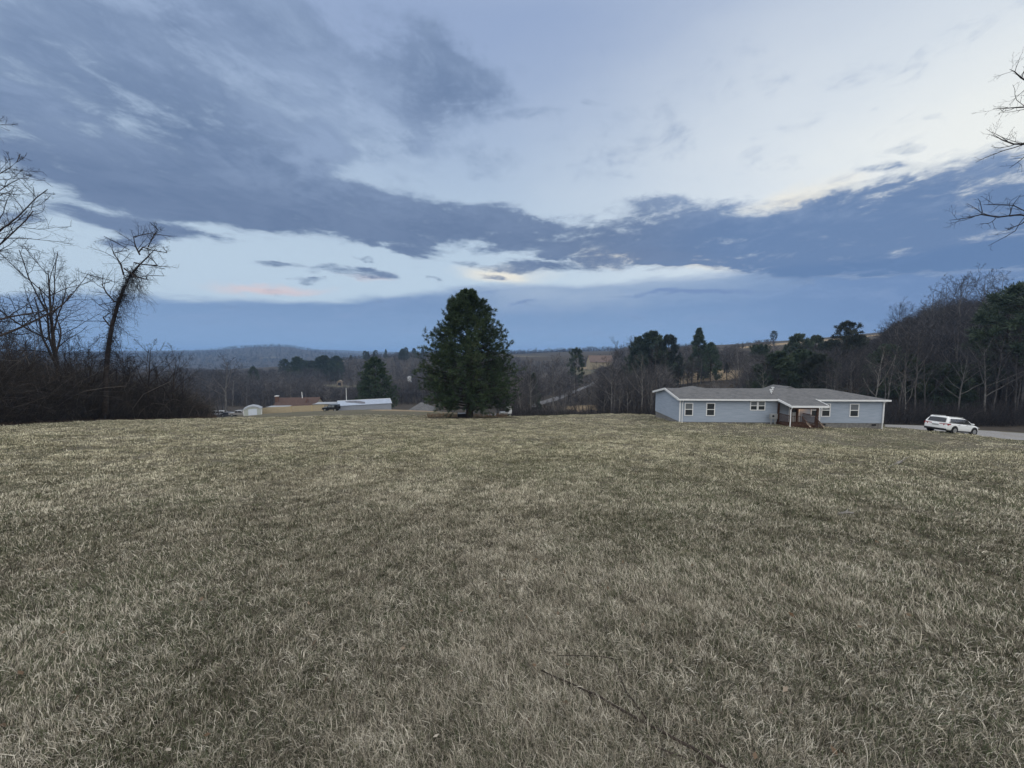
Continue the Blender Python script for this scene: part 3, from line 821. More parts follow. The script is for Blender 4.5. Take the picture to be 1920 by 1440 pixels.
# ---- the brush of the hedgerow: nobody could count its stems
def build_brush():
    rg = np.random.default_rng(77)
    N = 6500
    px = rg.uniform(-260, 392, N); D = np.interp(px, [-260, 0, 150, 390], [27, 36, 44, 55]) + rg.random(N) ** 1.5 * 9.0
    x = (px - 960) / FPX * D; y = D
    z = T(x, y) - .05
    hmax = np.interp(px, [-260, 0, 60, 130, 190, 250, 300, 345, 378, 392], [8.6, 8.4, 8.8, 8.4, 8.2, 7.2, 6.6, 4.9, 2.9, 1.4])
    front = np.clip((D - np.interp(px, [-260, 0, 150, 390], [27, 36, 44, 55])) / 1.6, 0.25, 1)
    h = hmax * front * rg.uniform(.45, 1.0, N)
    k = 6; pts = np.empty((N, k, 3)); pts[:, 0] = np.stack([x, y, z], 1)
    d = _norm(np.stack([rg.normal(0, .35, N), rg.normal(0, .35, N), np.ones(N)], 1))
    for i in range(1, k):
        d = _norm(d + rg.normal(0, .20, (N, 3)) + np.array([0, 0, -.05 * i]))
        pts[:, i] = pts[:, i - 1] + d * (h * 1.15 / (k - 1))[:, None]
    rad = np.linspace(1, .35, k)[None] * rg.uniform(.010, .024, N)[:, None]
    c1 = grow(rg, pts, rad, 6, .42, 50, .15, .35, .12, .55, 4, .008)
    c2 = grow(rg, c1[0], c1[1], 3, .50, 45, .0, .4, .15, .6, 3, .0075)
    V, q = merge([tubes(pts, rad, 3), tubes(*c1, 3), tubes(*c2, 3)])
    # pale saplings and dead canes standing among the rest
    S_ = rg.choice(N, 520, replace=False); big_ = pts[S_].copy(); big_[:, :, 2] += np.linspace(0, .8, k)[None]
    nb = len(V); Vb, qb = tubes(big_, np.linspace(1, .4, k)[None] * rg.uniform(.022, .045, 520)[:, None], 5)
    tint = np.concatenate([np.clip(rg.normal(.5, .22, nb // 9 + 1).repeat(9)[:nb], 0, 1), np.clip(rg.normal(.82, .15, 520), 0, 1).repeat(k * 5)])
    V = np.concatenate([V, Vb]); q = np.concatenate([q, qb + nb])
    m = tint_material('brush', [(0.0, (.015, .013, .012)), (.45, (.038, .032, .028)), (.75, (.080, .068, .058)), (1.0, (.190, .165, .145))])
    tag(obj('brush', np_mesh('brush', V, q, mats=[m], tint=tint)), 'dense brown leafless brush and brambles along the field edge', kind='stuff')
    # reddish dead weeds at its foot
    N = 9000
    px = rg.uniform(-260, 400, N); D = np.interp(px, [-260, 0, 150, 390], [27, 36, 44, 55]) - 0.9 + rg.random(N) * 2.6
    x = (px - 960) / FPX * D; y = D; z = T(x, y) - .03
    h = rg.uniform(.15, .8, N) * np.clip((D - np.interp(px, [-260, 0, 150, 390], [27, 36, 44, 55]) + 1.2) / 2.0, .25, 1)
    pts = np.empty((N, 4, 3)); pts[:, 0] = np.stack([x, y, z], 1); d = _norm(np.stack([rg.normal(0, .4, N), rg.normal(0, .4, N), np.ones(N)], 1))
    for i in range(1, 4):
        d = _norm(d + rg.normal(0, .3, (N, 3))); pts[:, i] = pts[:, i - 1] + d * (h / 3)[:, None]
    V, q = tubes(pts, np.full((N, 4), .011), 3)
    tint = rg.random(N).repeat(12)
    m = tint_material('weeds', [(0.0, (.042, .030, .026)), (.5, (.090, .060, .048)), (1.0, (.200, .150, .105))])
    tag(obj('weeds', np_mesh('weeds', V, q, mats=[m], tint=tint)), 'reddish dead weeds at the foot of the brush', kind='stuff')
build_brush()

# ------------------------------------------------------------------ conifers
def needle_tufts(rg, pos, dirs, size, n, wd, base_tint):
    """n thin blades round every tuft position."""
    M = len(pos)
    d = _norm(dirs[:, None, :] * 0.75 + rg.normal(0, 0.62, (M, n, 3)))
    L = size[:, None] * rg.uniform(.65, 1.25, (M, n))
    s = _norm(np.cross(d, rg.normal(0, 1, (M, n, 3)))) * (wd * rg.uniform(.7, 1.3, (M, n)))[..., None]
    p = pos[:, None, :] + rg.normal(0, .05, (M, n, 3)) * size[:, None, None]
    tip = p + d * L[..., None]
    V = np.stack([p - s * .4, p + s * .4, tip + s * .5, tip - s * .5], 2).reshape(-1, 3)
    q = np.arange(M * n * 4).reshape(-1, 4)
    ti = np.clip(base_tint[:, None] + rg.normal(0, .10, (M, n)), 0, 1).repeat(4)
    return V, q, ti

needle = tint_material('needles', [(0.0, (.015, .028, .016)), (.4, (.034, .058, .028)), (.7, (.060, .092, .042)), (1.0, (.125, .130, .060))], rough=.6, spec=.25)
needle_soft = tint_material('wood_needles', [(0.0, (.026, .037, .029)), (.4, (.046, .066, .046)), (.7, (.075, .098, .064)), (1.0, (.120, .130, .080))], rough=.6, spec=.25, rnd=.35)

def conifer(name, seed, h, prof, nl, r, size=.30, n=10, wd=.035, sub=8, per=5, droop=0.0, t_low=.06, gap=0.0, warm=0.15, stems=None, dead=0, power=1.0, rise0=0.0, mat=None):
    """prof: list of (height fraction, crown radius). Limbs in loose whorls carry side shoots, side shoots carry needle tufts."""
    rg = np.random.default_rng(seed)
    ts, rs = zip(*prof)
    tr = []
    lv0 = trunk_line(rg, h * .97, r, (0, 0), k=10, wig=.012, tip=.06); tr.append(tubes(*lv0, 8))
    axis = [lv0]
    for (dx, dy, hh, rr) in (stems or []):
        pts = [np.array([dx * (.35 + .65 * f), dy * (.35 + .65 * f), hh * f]) for f in np.linspace(0, 1, 8)]
        l2 = trunk_line(rg, 0, rr, pts=pts, tip=.15); tr.append(tubes(*l2, 6))
    t = t_low + (0.985 - t_low) * ((np.arange(nl) + rg.random(nl)) / nl) ** power
    if gap: t = t_low + np.round((t - t_low) / gap) * gap + rg.normal(0, gap * .1, nl)
    t = np.clip(t, t_low * .7, .985)
    Lr = np.interp(t, ts, rs) * rg.uniform(.72, 1.08, nl)
    az = np.arange(nl) * 2.39996 + rg.normal(0, .35, nl)
    up = np.interp(t, [0, .25, .6, 1], [-.05 - droop + rise0, .12 - droop + rise0, .42 - droop * .5, 1.15])
    k = 7; pts = np.empty((nl, k, 3))
    ax = np.stack([np.interp(t, np.linspace(0, 1, 10), lv0[0][0][:, i]) for i in range(2)] + [t * h], 1)
    pts[:, 0] = ax
    hd = np.stack([np.cos(az), np.sin(az)], 1)
    for i in range(1, k):
        f = i / (k - 1)
        rise = (up * f + .10 * f * f) * Lr * .62
        w_ = rg.normal(0, .03, (nl, 2)) * Lr[:, None]
        pts[:, i, :2] = ax[:, :2] + hd * (Lr * f)[:, None] + w_ * f
        pts[:, i, 2] = ax[:, 2] + rise
    rad = np.linspace(1, .25, k)[None] * (.012 + .011 * Lr)[:, None]
    tr.append(tubes(pts, rad, 4))
    s1 = grow(rg, pts, rad, sub, .34, 48, .25, .22, .30, .5, 4, .010, lenvar=.3)
    dead_parts = []
    if dead:
        td = rg.uniform(.06, .48, dead); azd = rg.uniform(0, 6.28, dead); Ld = rg.uniform(.25, .75, dead) * np.interp(td, ts, rs)
        pd = np.empty((dead, 5, 3)); pd[:, 0] = np.stack([np.zeros(dead), np.zeros(dead), td * h], 1)
        for i in range(1, 5):
            pd[:, i] = pd[:, 0] + np.stack([np.cos(azd) * Ld * i / 4, np.sin(azd) * Ld * i / 4, Ld * (.12 * i / 4)], 1) + rg.normal(0, .08, (dead, 3)) * i
        rd = np.tile(np.linspace(.022, .010, 5), (dead, 1))
        dt = grow(rg, pd, rd, 6, .4, 50, .1, .4, .2, .6, 3, .009)
        dead_parts = [tubes(pd, rd, 3), tubes(*dt, 3)]
    # tufts along the outer part of limbs and side shoots
    def along(Pt, lo_, m):
        B, kk, _ = Pt.shape
        tt = lo_ + (1 - lo_) * rg.random((B, m)) ** .7; tt[:, 0] = 1.0
        f = tt * (kk - 1); i0 = np.minimum(f.astype(int), kk - 2); fr = (f - i0)[..., None]; bi = np.arange(B)[:, None]
        p = Pt[bi, i0] * (1 - fr) + Pt[bi, i0 + 1] * fr; d = _norm(Pt[bi, i0 + 1] - Pt[bi, i0])
        return p.reshape(-1, 3), d.reshape(-1, 3)
    pa, da = along(s1[0], .25, per); pb, db = along(pts, .55, per + 2)
    pos = np.concatenate([pa, pb]); dr = _norm(np.concatenate([da, db]) + np.array([0, 0, .35]))
    lim = np.concatenate([np.repeat(np.arange(nl).repeat(sub), per), np.repeat(np.arange(nl), per + 2)])
    tone = rg.normal(.40, .13, nl)[lim] + rg.normal(0, .06, len(pos)) + warm * (rg.random(len(pos)) < .12)
    V, q, ti = needle_tufts(rg, pos, dr, np.full(len(pos), size) * rg.uniform(.75, 1.2, len(pos)), n, wd, tone)
    crown = np_mesh(name + '_crown', V, q, mats=[mat or needle], tint=ti)
    trunk = np_mesh(name + '_trunk', *merge(tr + [tubes(*s1, 3)]), mats=[bark_dark], smooth=True)
    if dead:
        return trunk, crown, np_mesh(name + '_dead', *merge(dead_parts), mats=[bark_grey])
    return trunk, crown

# ---- the big pine in the middle of the field's lower edge
pb = P(880, 783, 52); pb.z = gz(pb.x, pb.y)
PH = P(880, 547, 52).z - pb.z
prof = [(0, 4.2), (.05, 4.9), (.10, 5.9), (.18, 6.5), (.26, 6.8), (.34, 6.6), (.45, 5.9), (.52, 5.5), (.60, 4.8), (.70, 3.95), (.78, 3.1), (.86, 2.15), (.92, 1.35), (.97, .7), (1, .25)]
ms = conifer('pine_tree', 3, PH, prof, 235, .40, size=.32, n=11, wd=.030, sub=11, per=6, t_low=.06, warm=.2, dead=70, power=1.05, rise0=.14,
             stems=[(.55, -.25, PH * .55, .17), (-.55, .1, PH * .33, .09), (.95, -.5, PH * .30, .07)])
place_tree('pine_tree', ms, pb, 0.4, 'large dark green pine standing alone at the lower edge of the field', parts=('trunk', 'crown', 'dead_branch'))
# ---- the smaller pine behind the long shed
q = P(706, 769, 128); q.z = gz(q.x, q.y); hh = P(706, 672, 128).z - q.z
ms = conifer('shed_pine', 8, hh, [(0, 6.6), (.1, 7.6), (.25, 7.6), (.4, 6.6), (.6, 4.9), (.8, 2.9), (.93, 1.3), (1, .3)], 95, .30, size=.55, n=9, wd=.075, sub=8, per=5, warm=.25, t_low=.05)
place_tree('pine_tree', ms, q, 1.0, 'cone-shaped green pine rising behind the long metal-roofed shed')

# ---- conifer kinds for the woods (shared meshes)
CON = {
  'bushy': conifer('bushy_pine', 41, 12, [(0, 3.8), (.15, 4.6), (.4, 4.4), (.65, 3.4), (.85, 2.0), (1, .3)], 60, .22, size=.55, n=11, wd=.055, mat=needle_soft, sub=7, per=4),
  'cone': conifer('cone_spruce', 42, 13, [(0, 3.4), (.15, 3.4), (.4, 2.6), (.7, 1.4), (.9, .6), (1, .12)], 60, .2, size=.50, n=11, wd=.050, mat=needle_soft, sub=7, per=4, droop=.2, gap=.05),
  'open': conifer('open_pine', 43, 15, [(0, 1.5), (.3, 3.0), (.55, 3.8), (.75, 3.2), (.9, 2.2), (1, .7)], 38, .24, size=.60, n=11, wd=.055, mat=needle_soft, sub=7, per=4, t_low=.25, gap=.085),
  'round': conifer('round_pine', 44, 10, [(0, 3.0), (.2, 4.2), (.5, 4.4), (.75, 3.4), (.9, 2.2), (1, .6)], 60, .22, size=.55, n=11, wd=.055, mat=needle_soft, sub=7, per=4),
}
CONH = {'bushy': 12, 'cone': 13, 'open': 15, 'round': 10}
def put_conifer(kind, px, pytop, D, label, group=None, pybase=None, rz=0.0, wide=1.0):
    q = P(px, 700, D); q.z = gz(q.x, D) - .2
    hgt = P(px, pytop, D).z - q.z
    s = max(.15, hgt / CONH[kind])
    e = place_tree('pine_tree', CON[kind], q, rz, label, group=group)
    e.scale = (s * wide, s * wide, s)
    return e
GP = 'evergreens among the bare woods'
put_conifer('bushy', 1222, 626, 150, 'broad dark pine crown on the skyline above the gable end of the house', GP, rz=.3, wide=.95)
put_conifer('bushy', 1252, 632, 152, 'dark pine joined to the broad skyline pine on its right side', GP, rz=2.3, wide=.75)
put_conifer('bushy', 1196, 636, 155, 'dark pine joined to the broad skyline pine on its left side', GP, rz=4.0, wide=.7)
put_conifer('cone', 1309, 616, 160, 'pointed spruce on the skyline with tiered branches, above the left part of the house roof', GP, wide=1.0)
put_conifer('bushy', 1332, 645, 150, 'small dark conical evergreen just right of and below the pointed spruce', GP, wide=.7)
put_conifer('round', 1421, 652, 140, 'round dark evergreen standing before the brown hilltop field', GP, wide=.85)
put_conifer('open', 1447, 621, 325, 'single flat-topped pine on the brown hilltop above the house porch', GP, wide=1.15)
put_conifer('bushy', 1494, 630, 125, 'pine with a spiky pale top on the skyline over the porch roof', GP, wide=.9, rz=1.0)
put_conifer('bushy', 1526, 632, 130, 'rounded pine between the spiky pine and the ragged skyline pine', GP, wide=.8, rz=2.0)
put_conifer('open', 1583, 607, 105, 'ragged open pine jutting highest on the skyline over the right end of the roof', GP, wide=.95)
put_conifer('round', 1600, 636, 108, 'dense low pine at the right shoulder of the ragged skyline pine', GP, wide=.9)
put_conifer('bushy', 1556, 640, 112, 'dense low pine at the left shoulder of the ragged skyline pine', GP, wide=.9, rz=.8)
put_conifer('bushy', 1461, 664, 84, 'large soft green pine standing close behind the house, left of the roof vents', GP, wide=1.1)
put_conifer('bushy', 1500, 660, 90, 'large dark pine close behind the house roof, second of the pair over the porch', GP, wide=1.1, rz=2.5)
put_conifer('round', 1432, 690, 95, 'low dark pine behind the house, beside the brown hillside patch', GP, wide=.9)
put_conifer('bushy', 1535, 668, 80, 'dark pine close behind the house over the right half of the roof', GP, wide=1.0, rz=1.2)
put_conifer('cone', 1340, 688, 165, 'small dark evergreen at the upper edge of the brown hillside patch', GP, wide=1.1)
put_conifer('cone', 1362, 680, 168, 'small dark evergreen right of its twin above the brown hillside patch', GP, wide=1.1)
put_conifer('open', 1080, 656, 190, 'tall scraggly pine with a forked top beside the valley road', GP, wide=.75)
put_conifer('cone', 1001, 700, 112, 'slim dark evergreen right of the big lone pine', GP, wide=.8)
put_conifer('open', 1905, 542, 64, 'tall dark pine with layered branches at the right edge above the driveway', GP, wide=1.1)
put_conifer('open', 1880, 566, 70, 'dark layered pine left of the tall pine at the right edge', GP, wide=1.0, rz=1.4)
put_conifer('bushy', 1700, 668, 72, 'dull green pine among the bare trees above the right end of the house', GP, wide=.9)
put_conifer('bushy', 1660, 650, 78, 'dull green pine under the round-crowned bare tree on the right skyline', GP, wide=.9, rz=2.0)
put_conifer('round', 1770, 690, 66, 'low dark evergreen in the wood above the white car', GP, wide=1.0)
put_conifer('cone', 1765, 745, 61, 'small drooping evergreen at the wood edge behind the white car', GP, wide=1.3)
put_conifer('bushy', 475, 689, 260, 'dark conical evergreen in the valley wood above the white shed', GP, wide=.7)
put_conifer('cone', 627, 690, 335, 'pointed evergreen in the valley wood just left of the far open hut', GP, wide=1.2)
rgp = np.random.default_rng(99)
for i in range(26):     # the dark evergreen belt in the middle of the far wood
    px = rgp.uniform(530, 640); D = rgp.uniform(330, 400)
    put_conifer(['bushy', 'cone', 'round', 'bushy'][i % 4], px, 676 + rgp.uniform(-7, 12) - (px - 530) * .03, D, 'dark pine in the evergreen belt halfway up the far wood, above the brown-roofed house', 'pines of the far evergreen belt', rz=rgp.uniform(0, 6), wide=1.1)
for i in range(22):     # pines along the left ridge, smaller and farther
    px = rgp.uniform(600, 800); D = rgp.uniform(430, 520)
    put_conifer(['cone', 'bushy', 'open'][i % 3], px, np.interp(px, [600, 660, 720, 800], [672, 664, 656, 654]) + rgp.uniform(-3, 4), D, 'small dark pine pricking the ridge line left of the lone pine', 'pines along the ridge line', rz=rgp.uniform(0, 6), wide=.9)

# ------------------------------------------------------------------ the woods of bare trees
def wood_kind(seed, h, r, first, lean=(0, 0), mats=None, tip=.15):
    spec = [first, G(6, .50, 44, .3, .32, .2, .55, 5, .022), G(5, .50, 44, .2, .38, .15, .55, 4, .017), G(4, .52, 42, .1, .4, .15, .6, 3, .014)]
    return bare_meshes('wood_tree', seed, h, r, spec, mats or (bark_grey, twig_grey), lean=lean, tip=tip, wig=.04, sides0=6)[0]
bark_mid = material('bark_mid', (0.135, 0.130, 0.128), 0.95, 0.1, var=0.3, vscale=2.0)
WOOD = [
    wood_kind(101, 14, .17, G(10, .42, 42, .5, .22, .38, .5, 6, .03)),
    wood_kind(102, 14, .20, G(12, .50, 48, .45, .25, .34, .5, 6, .03), (.8, .3), (bark_mid, twig_grey)),
    wood_kind(103, 14, .14, G(9, .34, 36, .5, .22, .45, .5, 6, .03), (-.5, .4)),
    wood_kind(104, 14, .19, G(11, .48, 40, .6, .28, .28, .55, 6, .03), (.3, -.5)),
    wood_kind(105, 14, .15, G(13, .40, 52, .4, .28, .30, .5, 6, .03), (1.1, .2), (bark_pale, twig_grey)),
    wood_kind(106, 14, .16, G(10, .46, 44, .5, .30, .32, .5, 6, .03), (-1.0, 0)),
]
# highest tree tops, by direction
SKYX = [-300, 0, 380, 440, 500, 560, 600, 640, 700, 760, 800, 960, 1000, 1080, 1130, 1150, 1170, 1200, 1260, 1300, 1350, 1380, 1420, 1450, 1480, 1550, 1620, 1645, 1665, 1690, 1715, 1740, 1780, 1850, 1920, 2100]
SKYY = [660, 668, 688, 690, 688, 684, 678, 668, 661, 656, 654, 664, 668, 668, 660, 655, 648, 645, 648, 640, 648, 641, 635, 633, 640, 642, 634, 625, 600, 578, 562, 545, 531, 520, 522, 500]
def skytop(px): return float(np.interp(px, SKYX, SKYY))
# openings in the woods: nothing nearer than D may rise above this row there
OPEN = [(605, 672, 302, 725), (1078, 1120, 315, 702), (1255, 1398, 148, 727), (1385, 1475, 240, 656), (990, 1122, 150, 766), (1075, 1122, 262, 740), (1112, 1146, 318, 684), (760, 773, 300, 712), (975, 1040, 480, 674)]
def cap(px, D):
    c = np.zeros(np.shape(px))
    for a, b_, d_, row in OPEN: c = np.where((px > a) & (px < b_) & (D < d_), np.maximum(c, row), c)
    return c

ROAD = [P(905, 779, 112), P(950, 775.5, 120), P(1010, 757, 150), P(1060, 740, 192), P(1112, 719, 262), P(1150, 722, 300)]
ROADXY = np.array([(p.x, p.y) for p in ROAD])
def near_road(x, y, d):
    best = np.full(np.shape(x), 1e9)
    for a, b in zip(ROADXY[:-1], ROADXY[1:]):
        ab = b - a; t = np.clip(((x - a[0]) * ab[0] + (y - a[1]) * ab[1]) / (ab @ ab), 0, 1)
        best = np.minimum(best, np.hypot(x - a[0] - t * ab[0], y - a[1] - t * ab[1]))
    return best < d
CLEAR = [(1318, 168, 18, 19), (1440, 264, 45, 17), (1600, 248, 18, 10), (1090, 330, 12, 23), (1000, 520, 30, 30), (650, 308, 21, 8), (1062, 112, 7, 10), (640, 2700, 200, 90), (505, 1560, 40, 30), (1130, 130, 8, 8), (1090, 348, 11, 6), (1125, 330, 12, 9)]
def is_clear(x, y):
    c = near_road(x, y, 5.0)
    for px, D, rx, ry in CLEAR: c = c | (at_zone(x, y, px, D, rx, ry) > .4)
    # keep round the buildings below the fence
    c = c | ((y < 168) & (x / y > -.66) & (x / y < -.18))
    return c

ZONES = [
    # px range, depth range, count, heights, label, group
    ((1650, 2060), (60, 118), 95, (11, 18), 'grey-brown leafless tree in the steep wood behind the white car', 'bare trees of the steep wood behind the driveway'),
    ((1235, 1655), (66, 135), 58, (8, 13), 'grey leafless tree in the wood directly behind the long house', 'bare trees of the wood behind the house'),
    ((1180, 1500), (215, 330), 30, (9, 14), 'thin leafless tree along the hilltop skyline above the brown field', 'bare trees along the hilltop'),
    ((965, 1238), (70, 230), 68, (8, 15), 'grey leafless tree on the valley slope around the far road', 'bare trees around the valley road'),
    ((385, 800), (172, 300), 42, (11, 17), 'grey leafless tree in the valley wood behind the fence and sheds', 'bare trees of the valley wood'),
]
rgw = np.random.default_rng(2024)
for (pa, pb_), (da, db), n, (ha, hb), lab, grp in ZONES:
    k = 0; tries = 0
    while k < n and tries < 6000:
        tries += 1
        px = rgw.uniform(pa, pb_); D = da + (db - da) * rgw.random() ** 1.35
        x = (px - 960) / FPX * D
        if is_clear(np.array([x]), np.array([D]))[0]: continue
        z = gz(x, D)
        hmax = P(px, skytop(px) + rgw.uniform(0, 10 + (16 if px > 1640 else 0)), D).z - z
        cp_ = float(cap(px, D))
        if cp_ and rgw.random() > .12: hmax = min(hmax, P(px, cp_, D).z - z)
        h = min(rgw.uniform(ha, hb), hmax)
        if h < 4.5: continue
        ms = WOOD[rgw.integers(0, 4)] if rgw.random() < (.45 if 900 < px < 1420 else .72) else WOOD[[4, 1, 4, 5][rgw.integers(0, 4)]]
        place_tree('bare_tree', ms, (x, D, z - .15), rgw.uniform(0, 6.28), lab, group=grp, scale=h / 14.6 * rgw.uniform(.95, 1.0), sz=1.0)
        k += 1
# trees of the woods one can single out
def single(px, pytop, D, kind, lab, grp, rz=0.0, wide=1.0):
    q = P(px, 700, D); z = gz(q.x, D) - .15; h = P(px, pytop, D).z - z
    e = place_tree('bare_tree', WOOD[kind] if isinstance(kind, int) else kind, (q.x, D, z), rz, lab, group=grp, scale=h / 14.6)
    e.scale = (h / 14.6 * wide, h / 14.6 * wide, h / 14.6)
ROUND = wood_kind(120, 14, .17, G(16, .52, 40, .55, .18, .36, .5, 7, .03))
single(1678, 573, 112, ROUND, 'round-crowned bare tree standing apart on the right skyline', 'skyline bare trees', wide=.8)
single(1733, 547, 110, 1, 'bare tree with a wide open crown at the left shoulder of the tall right-hand wood', 'skyline bare trees')
single(1790, 520, 104, ROUND, 'tallest dark bare tree of the right skyline, its trunk clear against the sky', 'skyline bare trees', 1.0)
single(1835, 515, 108, 3, 'tall bare tree with curving limbs beside the tallest tree of the right skyline', 'skyline bare trees', 2.0)
single(1870, 520, 112, 1, 'broad bare tree on the right skyline, left of the layered pines', 'skyline bare trees', 3.0)
PALE = wood_kind(121, 14, .16, G(9, .44, 44, .5, .3, .32, .6, 6, .035), (.6, 0), (bark_pale, bark_grey))
single(1644, 655, 60, PALE, 'pale-barked forking tree at the right end of the house roof', 'pale trees at the wood edge', 0.4)
single(1703, 690, 61, PALE, 'pale crooked trunk at the wood edge between the house and the white car', 'pale trees at the wood edge', 2.1)
single(1568, 690, 72, PALE, 'thin pale tree behind the house roof above its right half', 'pale trees at the wood edge', 4.0)
single(1222, 720, 66, PALE, 'pale twisted tree just left of the gable end of the house', 'pale trees at the wood edge', 5.0)
single(1162, 732, 68, PALE, 'pale thin tree at the field edge between the lone pine and the house', 'pale trees at the wood edge', 1.2)
single(1387, 655, 120, PALE, 'pair-stemmed pale tree right of the brown hillside patch', 'pale trees at the wood edge', 3.0)
single(417, 676, 121, 1, 'big dark bare tree standing over the parked cars, left of the white shed', None, 0.8, 1.25)
single(994, 706, 100, 3, 'upright bare tree at the foot of the valley road, right of the lone pine', None, 0.0, 1.0)
single(1162, 638, 170, 2, 'tall thin bare tree rising over the valley skyline left of the broad pine', None, 0.0, 1.0)
single(1176, 640, 172, 0, 'second thin bare tree over the valley skyline, nearer the broad pine', None, 1.0, 1.0)

# ---- the far woods: nobody could count them
def far_wood():
    rg = np.random.default_rng(31)
    px_l, D_l = [], []
    def add(n, pa, pb_, da, db, pw=1.0):
        px_l.append(rg.uniform(pa, pb_, n)); D_l.append(da * (db / da) ** (rg.random(n) ** pw))
    add(2600, 1640, 2250, 78, 190); add(3400, 1200, 1660, 95, 330); add(3600, 930, 1240, 95, 900); add(4200, 330, 980, 172, 760)
    add(2600, -250, 960, 600, 2300); add(1500, 900, 2000, 500, 2200); add(900, -300, 420, 120, 400); add(700, 560, 1500, 2200, 4300); add(5000, -250, 760, 1300, 2300); add(3200, 880, 1320, 900, 2400)
    px = np.concatenate(px_l); D = np.concatenate(D_l)
    x = (px - 960) / FPX * D; y = D
    ok = ~is_clear(x, y)
    x, y, px, D = x[ok], y[ok], px[ok], D[ok]
    z = T(x, y) - .3
    h = rg.uniform(8.5, 14.5, len(x)) * (1 + np.clip((D - 600) / 3000, 0, .4))
    top = np.interp(px, SKYX, SKYY) + np.where(D < 900, rg.random(len(px)) ** 1.5 * np.interp(px, [1550, 1680], [9, 34]), 0) + np.interp(px, [1600, 1700], [0, 8]); hmax = (1.6 + (664 - top - 1) / FPX * D) - z
    cr = cap(px, D); hcap = (1.6 + (664 - cr) / FPX * D) - z
    hmax = np.where((cr > 0) & (rg.random(len(px)) > .04), np.minimum(hmax, hcap), hmax)
    far = D > 900
    h = np.where(far, h, np.minimum(h, hmax)); ok = h > 3.0
    x, y, z, h, D, px = x[ok], y[ok], z[ok], h[ok], D[ok], px[ok]
    Vs, Qs, Ts, o = [], [], [], 0
    for lo, hi, m, wmul in ((0, 150, 130, .030), (150, 330, 80, .055), (330, 900, 42, .12), (900, 1e9, 18, .55)):
        s = (D >= lo) & (D < hi); n = int(s.sum())
        if not n: continue
        b = np.stack([x[s], y[s], z[s]], 1); hh = h[s]
        # trunk blade + twigs fanning up and out from it
        f = rg.uniform(.22, .86, (n, m)); a = rg.uniform(0, 6.283, (n, m))
        rise = rg.uniform(.3, 1.3, (n, m)); ln = hh[:, None] * rg.uniform(.10, .30, (n, m)) * np.sqrt(np.clip(1.15 - f, .05, 1))
        d = _norm(np.stack([np.cos(a), np.sin(a), rise], -1))
        off = np.stack([np.cos(a), np.sin(a), np.zeros_like(a)], -1) * (hh[:, None] * rg.uniform(0, .16, (n, m)) * np.sin(np.clip(f, .2, 1) * 3.0))[..., None]
        p = b[:, None, :] + off + np.stack([np.zeros_like(f), np.zeros_like(f), f * hh[:, None]], -1)
        e = p + d * ln[..., None]
        e[..., 2] = np.minimum(e[..., 2], (b[:, 2] + hh)[:, None])
        w_ = _norm(np.cross(d, rg.normal(0, 1, (n, m, 3)))) * (wmul * rg.uniform(.6, 1.4, (n, m)))[..., None]
        tv = np.stack([p - w_, p + w_, e], 2).reshape(-1, 3); tq = np.arange(len(tv)).reshape(-1, 3)
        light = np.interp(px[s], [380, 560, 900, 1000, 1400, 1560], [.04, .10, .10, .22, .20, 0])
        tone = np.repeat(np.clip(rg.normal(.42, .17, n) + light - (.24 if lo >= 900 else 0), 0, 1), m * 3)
        Vs.append(tv); Qs.append(tq + o); Ts.append(tone); o += len(tv)
        wt = np.clip(.010 * hh, .08, .3) * (1 if lo < 330 else 1.5)
        for ax in ((1, 0), (0, 1)):
            wv = np.stack([wt * ax[0], wt * ax[1], 0 * wt], 1); tp_ = b + np.stack([rg.normal(0, .3, n), rg.normal(0, .3, n), hh * .85], 1)
            tv = np.stack([b - wv, b + wv, tp_], 1).reshape(-1, 3); tq = np.arange(len(tv)).reshape(-1, 3)
            Vs.append(tv); Qs.append(tq + o); Ts.append(np.repeat(np.clip(rg.normal(.62, .18, n), 0, 1), 3)); o += len(tv)
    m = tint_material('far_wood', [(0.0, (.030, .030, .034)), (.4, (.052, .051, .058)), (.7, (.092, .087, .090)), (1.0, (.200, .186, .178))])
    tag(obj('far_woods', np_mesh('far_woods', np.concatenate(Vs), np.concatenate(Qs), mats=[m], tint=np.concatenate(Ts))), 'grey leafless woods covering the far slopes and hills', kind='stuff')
far_wood()

